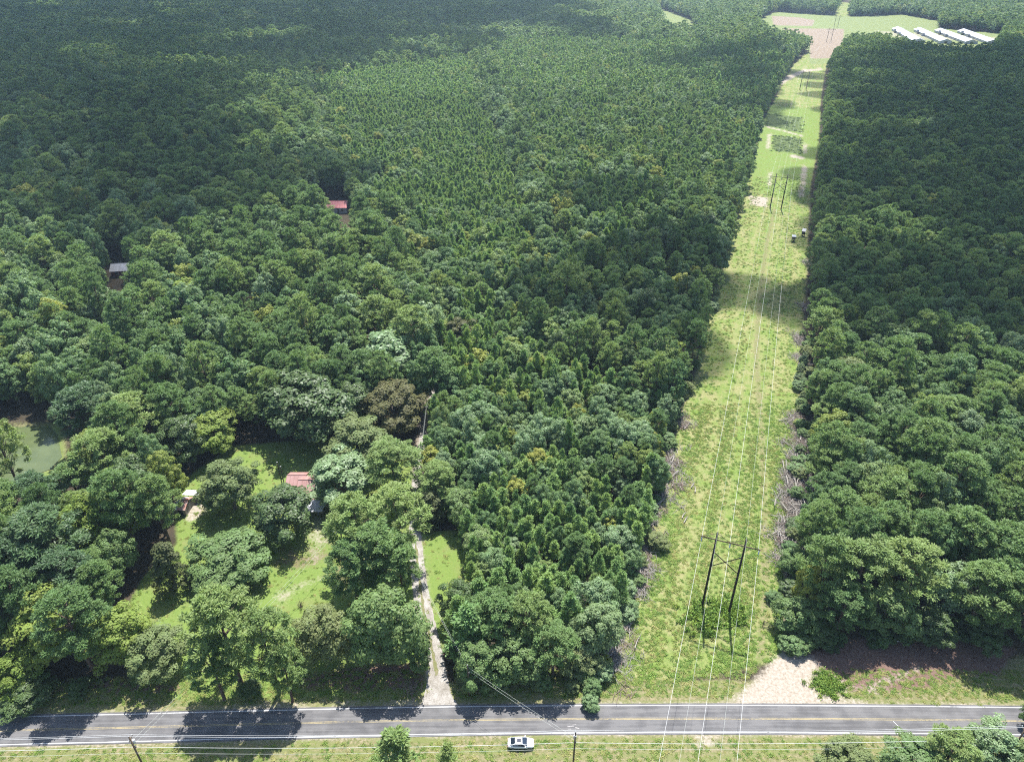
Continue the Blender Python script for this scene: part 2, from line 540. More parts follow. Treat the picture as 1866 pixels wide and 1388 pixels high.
road_s = catmull(road_c, 6)
road_np = np.array([p[:2] for p in road_s])
drive_s = catmull(drive_pts, 10)
drive_np = np.array([p[:2] for p in drive_s])

FIELD = gpoly([(1372, 42, 0), (1412, 22, 0), (1485, 27, 0), (1562, 31, 0), (1645, 27, 0), (1712, 39, 0), (1712, 52, 0), (1830, 62, 0), (1812, 78, 17), (1760, 82, 17), (1690, 78, 17), (1660, 70, 17), (1600, 58, 17), (1545, 62, 17), (1535, 85, 12), (1519, 101, 8), (1478, 104, 8), (1478, 66, 16), (1400, 53, 16)])
PASTURE2 = gpoly([(1196, 13, 0), (1232, 26, 0), (1262, 38, 0), (1282, 54, 12), (1250, 52, 12), (1215, 50, 14), (1205, 34, 10)])
ROW_FAR = gpoly([(1520, 30, 0), (1528, 10, 0), (1545, -14, 0), (1568, -14, 0), (1552, 12, 0), (1545, 32, 0)])
FARHOUSE = gpoly([(572, 364, 0), (640, 362, 0), (652, 410, 0), (646, 455, 0), (622, 458, 0), (600, 420, 0), (574, 398, 0)])
GREYHOUSE = gpoly([(200, 482, 0), (250, 478, 0), (262, 530, 0), (258, 585, 0), (222, 585, 0), (200, 525, 0)])

# --- ground sheet with zone masks
def axis(parts):
    xs = []
    for a, b, s in parts:
        xs += list(np.arange(a, b, s))
    xs.append(parts[-1][1])
    return np.array(xs)


gx = axis([(-9000, -900, 450), (-900, -135, 45), (-135, 150, 1.2), (150, 420, 2.5), (420, 960, 12), (960, 9000, 450)])
gy = axis([(-900, 40, 60), (40, 175, 1.1), (175, 430, 2.2), (430, 820, 4.5), (820, 1700, 11), (1700, 3000, 130), (3000, 14000, 900)])
GX, GY = np.meshgrid(gx, gy)
GP = np.stack([GX.ravel(), GY.ravel()], 1)
rng = np.random.default_rng(5)
nv = len(GP)
near = (GP[:, 1] > 30) & (GP[:, 1] < 1750) & (np.abs(GP[:, 0]) < 1200)
road_d = np.full(nv, 999.)
sel = np.where((GP[:, 1] > 20) & (GP[:, 1] < 140) & (np.abs(GP[:, 0]) < 1000))[0]
road_d[sel] = seg_dist(GP[sel], road_np[::3])
za = np.zeros((nv, 4)); zb = np.zeros((nv, 4))
za[:, 0] = poly_mask(GP, row_poly, 2.5)
za[:, 0] = np.maximum(za[:, 0], poly_mask(GP, ROW_FAR, 10))
za[:, 1] = np.maximum(poly_mask(GP, yard_poly, 2.0), poly_mask(GP, lawn2_poly, 1.2))
for p in ([(35, 768), (92, 762), (100, 738), (50, 738)], [(80, 760), (120, 770), (130, 860), (60, 885), (-60, 895), (-60, 870), (90, 850)]):
    zb[:, 3] = np.maximum(zb[:, 3], poly_mask(GP, gpoly(p), 2.5) * .8)
    za[:, 1] = np.maximum(za[:, 1], poly_mask(GP, gpoly(p), 2.5) * .62)
# plots in the clearing
PLOT1 = gpoly([(1407, 246), (1465, 252), (1462, 282), (1404, 276)])
PLOT2 = gpoly([(1392, 205), (1468, 214), (1464, 246), (1388, 228)])
zb[:, 0] = np.maximum(poly_mask(GP, PLOT1, 7) * .8, poly_mask(GP, PLOT2, 8) * .75)
track_np = np.array([at(*q)[:2] for q in [(1385, 1200), (1395, 1100), (1392, 900), (1388, 780), (1378, 650), (1384, 540), (1398, 440), (1412, 380)]])
zb[:, 3] = np.maximum(zb[:, 3], np.clip((2.2 - seg_dist(GP, track_np)) / 1.6, 0, 1) * .62)
lawnrow = gpoly([(1376, 285), (1388, 226), (1404, 192), (1496, 200), (1492, 262), (1478, 330), (1468, 372), (1370, 350)])
za[:, 1] = np.maximum(za[:, 1], poly_mask(GP, lawnrow, 3) * .95)
bare = [[(1398, 243), (1406, 243), (1403, 272), (1395, 272)], [(1463, 261), (1471, 261), (1471, 281), (1463, 281)],
        [(1461, 300), (1472, 302), (1466, 360), (1453, 360)], [(1365, 356), (1400, 360), (1398, 378), (1366, 374)],
        [(1400, 312), (1408, 312), (1406, 340), (1398, 338)], [(1388, 227), (1464, 247), (1464, 250), (1388, 230)],
        [(1430, 140), (1466, 126), (1500, 124), (1500, 128), (1466, 132), (1432, 150), (1415, 165)],
        [(1440, 281), (1466, 285), (1466, 291), (1440, 288)]]
for b in bare:
    za[:, 2] = np.maximum(za[:, 2], poly_mask(GP, gpoly(b), 1.6) * .8)
# ploughed and green fields
zb[:, 2] = poly_mask(GP, FIELD, 6)
zb[:, 2] = np.maximum(zb[:, 2], poly_mask(GP, PASTURE2, 8))
zb[:, 1] = np.maximum(poly_mask(GP, gpoly([(1418, 52, 0), (1538, 53, 0), (1536, 82, 0), (1520, 106, 0), (1476, 108, 0), (1476, 66, 0)]), 6),
                      poly_mask(GP, gpoly([(1405, 29, 0), (1455, 32, 0), (1486, 37, 0), (1482, 48, 0), (1408, 47, 0)]), 6) * .85)
# roadside: dry verge both sides, brown litter under the trees, pale dirt entrance
north = GP[:, 1] > 0
zb[:, 3] = np.maximum(zb[:, 3], np.clip((9.5 - road_d) / 3.0, 0, 1))
south = np.zeros(nv, bool); south[sel] = GP[sel, 1] < np.interp(GP[sel, 0], road_np[:, 0], road_np[:, 1])
zb[:, 3] = np.where(south, np.clip((26 - road_d) / 5.0, 0, 1), zb[:, 3])
za[:, 3] = np.maximum(poly_mask(GP, gpoly([(1450, 1190), (1600, 1160), (1790, 1158), (1850, 1185), (1820, 1226), (1720, 1238), (1665, 1258), (1560, 1260), (1495, 1220)]), 2.5) * 1.05,
                      poly_mask(GP, gpoly([(620, 1215), (770, 1205), (778, 1258), (640, 1262), (560, 1258), (520, 1240)]), 2.0) * .85)
za[:, 3] = np.maximum(za[:, 3], poly_mask(GP, gpoly([(60, 1240), (200, 1235), (330, 1240), (360, 1268), (200, 1270), (70, 1268)]), 2.0) * .7)
za[:, 3] = np.maximum(za[:, 3], poly_mask(GP, gpoly([(500, 985), (600, 970), (740, 1010), (745, 1080), (600, 1090), (590, 1040), (510, 1060), (480, 1030)]), 3.0) * .46)
zb[:, 3] = np.maximum(zb[:, 3], poly_mask(GP, gpoly([(1320, 1290), (1420, 1190), (2000, 1190), (2000, 1300)]), 2.0) * .72)
dirt_polys = [([(1325, 1286), (1372, 1240), (1402, 1212), (1432, 1178), (1470, 1192), (1492, 1205), (1478, 1240), (1490, 1262), (1560, 1276), (1600, 1287)], 1.6, 1.0),
              ([(1476, 1205), (1520, 1225), (1560, 1250), (1540, 1268), (1480, 1250)], 1.5, .62),
              ([(1560, 1255), (1600, 1228), (1680, 1210), (1690, 1222), (1640, 1245), (1590, 1275)], 1.5, .55),
              ([(490, 1085), (545, 1058), (590, 1046), (592, 1056), (545, 1078), (500, 1112)], 2.0, .52),
              ([(555, 930), (590, 925), (600, 985), (575, 1035), (560, 1000)], 2.5, .55),
              ([(338, 915), (372, 900), (378, 932), (352, 952), (335, 950)], 1.0, .8),
              ([(410, 1283), (560, 1276), (760, 1272), (765, 1277), (560, 1283), (412, 1288)], .6, .62),
              ([(1408, 1095), (1428, 1088), (1432, 1135), (1412, 1130)], 1.0, .55),
              ([(242, 1098), (262, 1094), (262, 1102), (244, 1106)], .6, .6),
              ([(1270, 1345), (1300, 1340), (1320, 1352), (1290, 1364), (1262, 1360)], .8, .7)]
for p, s, w in dirt_polys:
    za[:, 2] = np.maximum(za[:, 2], poly_mask(GP, gpoly(p), s) * w)
sd_ = seg_dist(GP[sel], road_np[::3])
za[sel, 2] = np.maximum(za[sel, 2], np.clip((4.2 - sd_) / 1.4, 0, 1) * .58)
drive_d = np.full(nv, 999.)
selD = np.where((np.abs(GP[:, 0] + 25) < 60) & (GP[:, 1] > 60) & (GP[:, 1] < 330))[0]
drive_d[selD] = seg_dist(GP[selD], drive_np)
za[:, 2] = np.maximum(za[:, 2], np.clip((3.0 - drive_d) / 2.0, 0, 1) * .6)
za[:, 2] = np.maximum(za[:, 2], poly_mask(GP, gpoly([(1580, 55), (1830, 68), (1815, 76), (1640, 72)]), 10) * .5)
pond_m = poly_mask(GP, pond_poly, 2.0)
mid_h = np.sin(GP[:, 0] * .09 + 1) * np.cos(GP[:, 1] * .07) * .06
gz = np.where(near, mid_h, 0) * np.clip((road_d - 8) / 10, 0, 1) * np.clip((drive_d - 4) / 8, 0, 1)
gz -= np.clip(pond_m, 0, 1) * .9
nx, ny = len(gx), len(gy)
ii = np.arange((nx - 1) * (ny - 1))
r_, c_ = ii // (nx - 1), ii % (nx - 1)
a_ = r_ * nx + c_
faces = np.stack([a_, a_ + 1, a_ + nx + 1, a_ + nx], 1)


def np_mesh(name, verts, faces, mats, mat_idx=None, smooth=False, attrs=None):
    me = bpy.data.meshes.new(name)
    verts = np.asarray(verts, np.float32)
    faces = np.asarray(faces, np.int32)
    k = faces.shape[1]
    me.vertices.add(len(verts))
    me.vertices.foreach_set('co', verts.ravel())
    me.loops.add(faces.size)
    me.loops.foreach_set('vertex_index', faces.ravel())
    me.polygons.add(len(faces))
    me.polygons.foreach_set('loop_start', np.arange(0, faces.size, k, dtype=np.int32))
    me.polygons.foreach_set('loop_total', np.full(len(faces), k, np.int32))
    for m in mats:
        me.materials.append(m)
    if mat_idx is not None:
        me.polygons.foreach_set('material_index', np.asarray(mat_idx, np.int32))
    me.polygons.foreach_set('use_smooth', np.full(len(faces), smooth, bool))
    if attrs:
        for nme, typ, data in attrs:
            at_ = me.attributes.new(nme, typ, 'POINT')
            key = {'FLOAT': 'value', 'INT': 'value', 'FLOAT_VECTOR': 'vector', 'FLOAT_COLOR': 'color'}[typ]
            at_.data.foreach_set(key, np.ascontiguousarray(data).ravel())
    me.update(calc_edges=True)
    me.validate()
    return me


gme = np_mesh('ground', np.column_stack([GP, gz]), faces, [M['ground']], smooth=True,
              attrs=[('zone_a', 'FLOAT_COLOR', za.astype(np.float32)), ('zone_b', 'FLOAT_COLOR', zb.astype(np.float32))])
tag(link_mesh('ground', gme), 'rolling ground of grass, dirt and forest floor', 'ground', kind='structure')


# --- strips: road, lines, driveway
def strip_mesh(name, pts, lo, hi, z, mat, jag=0, seed=1):
    rg = random.Random(seed)
    V, F = [], []
    for i, p in enumerate(pts):
        a = pts[max(0, i - 1)]; b = pts[min(len(pts) - 1, i + 1)]
        d = (b - a).normalized(); nrm = Vector((-d.y, d.x, 0))
        l_ = lo[i] if isinstance(lo, list) else lo
        h_ = hi[i] if isinstance(hi, list) else hi
        V.append(p + nrm * (l_ + rg.uniform(-jag, jag)) + Vector((0, 0, z)))
        V.append(p + nrm * (h_ + rg.uniform(-jag, jag)) + Vector((0, 0, z)))
        if i:
            k = 2 * i
            F.append((k - 2, k, k + 1, k - 1))
    V = np.array([v[:] for v in V])
    return np_mesh(name, V, np.array(F)[:, ::-1], [mat])


rs = resample(road_s, 1.5)
tag(link_mesh('road', strip_mesh('road', rs, -3.05, 3.05, .05, M['road'], .05)), 'grey two-lane asphalt road along the bottom', 'road', kind='structure')
for nm, lo, hi, mt, lab in (('edge_line', 2.55, 2.72, 'line_white', 'white edge line on the far side of the road'),
                            ('edge_line', -2.75, -2.58, 'line_white', 'white edge line on the near side of the road'),
                            ('centre_line', .07, .17, 'line_yellow', 'far stripe of the double yellow centre line'),
                            ('centre_line', -.17, -.07, 'line_yellow', 'near stripe of the double yellow centre line')):
    tag(link_mesh(nm, strip_mesh(nm, rs, lo, hi, .056, M[mt], .015, len(lab))), lab, 'road marking', kind='structure')
dv = resample(drive_s, .8)
W = []
for p in dv:
    t = p.y - dv[0].y
    w = 1.8 + 2.4 * math.exp(-(t / 2.6)) if t < 25 else 1.75 - min(.8, (t - 25) / 60)
    W.append(w)
tag(link_mesh('driveway', strip_mesh('driveway', dv, [-w for w in W], W, .045, M['gravel'], .12)), 'pale gravel driveway running up from the road into the woods', 'driveway', kind='structure')
M['median'] = plain('driveway_grass', (.15, .17, .06), .95, noise=.15, scale=2.5, spec=.1, c2=(.26, .22, .14))
dvo = [o for o in col.objects if o.name == 'driveway'][0]
md_ = [p for p in dv if 7 < p.y - dv[0].y < 42]
link_mesh('grass_median', strip_mesh('grass_median', md_, -.28, .28, .055, M['median'], .2, 6), dvo)
pv = np.array([(*p, -.35) for p in pond_poly])
pme = bpy.data.meshes.new('pond'); pme.from_pydata([tuple(v) for v in pv], [], [tuple(range(len(pv)))]); pme.materials.append(M['water'])
tag(link_mesh('pond', pme), 'murky green pond among the trees at the left edge', 'pond', kind='structure')

# faint marks painted or worn on the asphalt
def flat_marks(name, quads, z, mat, label):
    V, F = [], []
    for (cx, cy_, lx, ly, rot) in quads:
        k = len(V)
        c = at(cx, cy_)
        for sx, sy in ((-1, -1), (1, -1), (1, 1), (-1, 1)):
            x, y = sx * lx / 2, sy * ly / 2
            V.append((c.x + x * math.cos(rot) - y * math.sin(rot), c.y + x * math.sin(rot) + y * math.cos(rot), z))
        F.append((k, k + 1, k + 2, k + 3))
    me = bpy.data.meshes.new(name); me.from_pydata(V, [], F); me.materials.append(mat)
    return tag(link_mesh(name, me), label, 'road marking', kind='structure')


flat_marks('utility_paint_mark', [(1633, 1319, .10, 1.3, .45), (1637, 1327, .5, .09, .1), (1640, 1331, .8, .09, -.2), (1643, 1334, .6, .10, .2), (1641, 1328, .09, .9, .3), (1646, 1333, .09, .7, -.2)], .060, M['line_white'], 'scrawled white utility paint on the right part of the road')
flat_marks('pavement_scuff', [(1040, 1323, 1.2, .12, .1), (1052, 1326, .7, .18, -.3), (1046, 1320, .8, .07, .2), (1038, 1328, .6, .1, 0)], .060, M['stain'], 'pale scuff on the asphalt beside the roadside pole')
flat_marks('skid_patch', [(1397, 1332, .7, .10, 0), (1400, 1334, .5, .10, .1), (1395, 1336, .5, .06, -.1)], .060, M['black_trim'], 'small dark patch on the near lane below the power line')

# ------------------------------------------------------------------ trees: foliage meshes
def frame(nrm, rg):
    a = rg.normal(size=nrm.shape)
    t = np.cross(nrm, a)
    t /= np.linalg.norm(t, axis=1)[:, None] + 1e-9
    return t, np.cross(nrm, t)


def unit(v):
    return v / (np.linalg.norm(v, axis=1)[:, None] + 1e-9)


def diamonds(c, t, b, ht, hb):
    """diamond shaped leaves: centre c, long axis t, short axis b"""
    ht = np.asarray(ht)[:, None]; hb = np.asarray(hb)[:, None]
    V = np.stack([c - t * ht, c + b * hb, c + t * ht, c - b * hb], 1).reshape(-1, 3)
    F = np.arange(len(V)).reshape(-1, 4)
    return V, F


def broad_leaves(rg, cc, cr, per, size, centre, squash=.8):
    n = len(cc)
    d = unit(rg.normal(size=(n * per, 3)))
    d[:, 2] = np.where(d[:, 2] < -.25, -d[:, 2], d[:, 2])
    rad = np.repeat(cr, per) * rg.uniform(.72, 1.08, n * per)
    c0 = np.repeat(cc, per, 0)
    p = c0 + d * rad[:, None] * np.array([1, 1, squash])
    out = unit(p - centre)
    nrm = unit(d * 1.0 + out * .45 + np.array([0, 0, .35]) + rg.normal(size=d.shape) * .38)
    t, b = frame(nrm, rg)
    s = size * rg.uniform(.7, 1.3, len(p))
    return diamonds(p, t, b, s, s * .72)


def needle_tufts(rg, cc, cr, per, length, width, flat=.7, up=.55):
    n = len(cc)
    d = unit(rg.normal(size=(n * per, 3)) * np.array([1, 1, .8]) + np.array([0, 0, up]))
    c0 = np.repeat(cc, per, 0)
    r0 = np.repeat(cr, per)
    s = d * (r0 * rg.uniform(.35, .95, n * per))[:, None] * np.array([1, 1, flat])
    ln = length * rg.uniform(.7, 1.25, n * per)
    t = unit(d + rg.normal(size=d.shape) * .35)
    # blade faces look up / outwards
    nrm = unit(d * .9 + np.array([0, 0, .6]) + rg.normal(size=d.shape) * .3)
    b = unit(np.cross(nrm, t))
    return diamonds(c0 + s, t, b, ln * .5, width * rg.uniform(.7, 1.2, n * per))


def clump_centres_broad(rg, n, H, Rr, z0):
    """clumps over the shell of a lumpy dome-shaped crown"""
    lob = rg.uniform(0, 6.28, 6)
    out = []
    while len(out) < n:
        a = rg.uniform(0, 2 * np.pi)
        u = rg.uniform(-.75, 1)
        rr = 1 + .20 * np.sin(2 * a + lob[0]) + .14 * np.sin(3 * a + lob[1] + 2 * u) + .10 * np.sin(5 * a + lob[2] - 3 * u)
        k = rg.uniform(.78, .97) if rg.random() < .8 else rg.uniform(.35, .75)
        zc = z0 + (H - z0) * .42
        w = np.sqrt(max(0, 1 - u * u)) if u > 0 else np.sqrt(max(0, 1 - (u / 1.15) ** 2))
        top = (H - zc) if u > 0 else (zc - z0)
        out.append((np.cos(a) * w * Rr * rr * k, np.sin(a) * w * Rr * rr * k, zc + u * top * k * (1 + .08 * np.sin(4 * a + lob[3]))))
    return np.array(out)


def clump_centres_pine(rg, n, H, Rr, z0):
    """clumps on whorled limbs of a mature pine: an open rounded dome"""
    out = []
    for i in range(n):
        f = rg.random() ** .75
        z = z0 + (H - z0) * f
        prof = np.sqrt(max(0, 1 - ((f - .3) / .72) ** 2)) if f > .3 else .58 + .42 * f / .3
        prof = max(prof, .08)
        a = i * 2.399 + rg.uniform(-.5, .5)
        rr = Rr * prof * (rg.uniform(.72, 1.05) if rg.random() < .72 else rg.uniform(.15, .6))
        out.append((np.cos(a) * rr, np.sin(a) * rr, z))
    out.append((rg.uniform(-.3, .3), rg.uniform(-.3, .3), H - .4))
    out.append((rg.uniform(-.8, .8), rg.uniform(-.8, .8), H - 1.0))
    return np.array(out)


def clump_centres_young(rg, n, H, Rr, z0):
    out = []
    for i in range(n):
        f = rg.random() ** .85
        z = z0 + (H - z0) * f * .97
        prof = (1 - f) ** .58 * .92 + .08
        a = i * 2.399 + rg.uniform(-.6, .6)
        rr = Rr * prof * (rg.uniform(.6, 1.05) if rg.random() < .75 else rg.uniform(.1, .5))
        out.append((np.cos(a) * rr, np.sin(a) * rr, z))
    for k in range(3):
        out.append((0, 0, H - .25 - .4 * k))
    return np.array(out)


def tube_np(path, radii, k=6):
    path = np.asarray(path, float); n = len(path)
    V, F = [], []
    for i in range(n):
        d = path[min(n - 1, i + 1)] - path[max(0, i - 1)]
        d = d / (np.linalg.norm(d) + 1e-9)
        a = np.array([0, 0, 1.]) if abs(d[2]) < .9 else np.array([1., 0, 0])
        t = np.cross(d, a); t /= np.linalg.norm(t); b = np.cross(d, t)
        for j in range(k):
            w = 2 * np.pi * j / k
            V.append(path[i] + radii[i] * (np.cos(w) * t + np.sin(w) * b))
        if i:
            for j in range(k):
                F.append(((i - 1) * k + j, (i - 1) * k + (j + 1) % k, i * k + (j + 1) % k, i * k + j))
    return np.array(V), np.array(F)


def merge(parts):
    V, F, o = [], [], 0
    for v, f in parts:
        V.append(v); F.append(f + o); o += len(v)
    return np.concatenate(V), np.concatenate(F)


def trunk_geo(rg, H, top, r, cc, limbs):
    bend = rg.uniform(-.25, .25, 2)
    zs = np.linspace(-.3, top, 7)
    path = np.stack([bend[0] * np.sin(zs / H * 3) , bend[1] * np.sin(zs / H * 2.4), zs], 1)
    parts = [tube_np(path, r * (1.25 - 1.1 * zs.clip(0) / H) , 7)]
    pick = rg.choice(len(cc), min(limbs, len(cc)), replace=False)
    for i in pick:
        e = cc[i]
        s = np.array([0, 0, max(H * .12, e[2] - np.hypot(e[0], e[1]) * .7)])
        s[2] = min(s[2], top * .95)
        m = (s + e) / 2 + np.array([0, 0, .15])
        parts.append(tube_np([s, m, e], [r * .36, r * .22, r * .08], 4))
    return merge(parts)


HAND_LOD = -1
SPEC = {  # nominal height, radius, crown base
    'broad': (14.0, 5.0, 1.8), 'pine': (20.0, 4.0, 8.0), 'young': (9.0, 2.15, .8), 'cedar': (9.0, 2.6, .4)}
LIB = {}


def crown_geo(kind, seed, lod):
    rg = np.random.default_rng(1000 + seed * 17 + {'broad': 0, 'pine': 300, 'young': 600, 'cedar': 900}[kind])
    H, Rr, z0 = SPEC[kind]
    if kind == 'broad':
        cc = clump_centres_broad(rg, 150 if lod < 0 else 120 if lod == 0 else 46, H - .6, Rr * .88, z0)
        cr = rg.uniform(.65, 1.2, len(cc)) * (1.0 if lod < 1 else 1.35)
        V, F = broad_leaves(rg, cc, cr, 96 if lod < 0 else 60 if lod == 0 else 11, .185 if lod < 0 else .25 if lod == 0 else .62, np.array([0, 0, H * .45]))
    elif kind == 'pine':
        cc = clump_centres_pine(rg, 105 if lod < 1 else 36, H, Rr, z0)
        cr = rg.uniform(.5, .95, len(cc)) * (1.0 if lod < 1 else 1.25)
        V, F = needle_tufts(rg, cc, cr, 110 if lod < 0 else 66 if lod == 0 else 13, .46 if lod < 1 else 1.05, .075 if lod < 0 else .10 if lod == 0 else .38, .92, .42)
    elif kind == 'cedar':
        cc = clump_centres_young(rg, 130, H, Rr, z0)
        cr = rg.uniform(.4, .75, len(cc))
        V, F = broad_leaves(rg, cc, cr, 34, .17, np.array([0, 0, H * .4]))
    else:
        cc = clump_centres_young(rg, 64 if lod < 1 else 22, H, Rr, z0)
        cr = rg.uniform(.42, .68, len(cc)) * (1.0 if lod < 1 else 1.3)
        V, F = needle_tufts(rg, cc, cr, 46 if lod < 1 else 10, .46 if lod < 1 else .8, .075 if lod < 1 else .27, .9, .7)
    shade = np.repeat(rg.random(len(F)), 4) * .6 + .4 * np.repeat(np.repeat(rg.random(len(cc)), len(F) // len(cc)), 4)
    T = trunk_geo(rg, H, H * (.93 if kind != 'broad' else .72), {'broad': .30, 'pine': .24, 'young': .10, 'cedar': .16}[kind], cc, {'broad': 16, 'pine': 22, 'young': 6, 'cedar': 4}[kind] if lod < 1 else 0)
    return V, F, shade, T


def lib(kind, seed, lod=0):
    k = (kind, seed, lod)
    if k not in LIB:
        LIB[k] = crown_geo(kind, seed, lod)
    return LIB[k]


MESH = {}


def crown_mesh(kind, seed, mat, lod=0):
    k = (kind, seed, mat, lod)
    if k not in MESH:
        V, F, sh, T = lib(kind, seed, lod)
        MESH[k] = np_mesh(kind + '_crown', V, F, [M[mat]], attrs=[('shade', 'FLOAT', sh.astype(np.float32))])
    return MESH[k]


def trunk_mesh(kind, seed, lod=0):
    k = (kind, seed, 'trunk', lod)
    if k not in MESH:
        V, F, sh, T = lib(kind, seed, lod)
        MESH[k] = np_mesh(kind + '_trunk', T[0], T[1], [M['bark' if kind != 'broad' else 'bark_pale']], smooth=True)
    return MESH[k]


def tree_thing(name, kind, seed, mat, loc, sxy, sz, rz, label, cat, group, lod=0):
    r = empty(name, loc, rz)
    r.scale = (sxy, sxy, sz)
    link_mesh('crown', crown_mesh(kind, seed, mat, lod), r)
    link_mesh('trunk', trunk_mesh(kind, seed, lod), r)
    tag(r, label, cat, group)
    return r


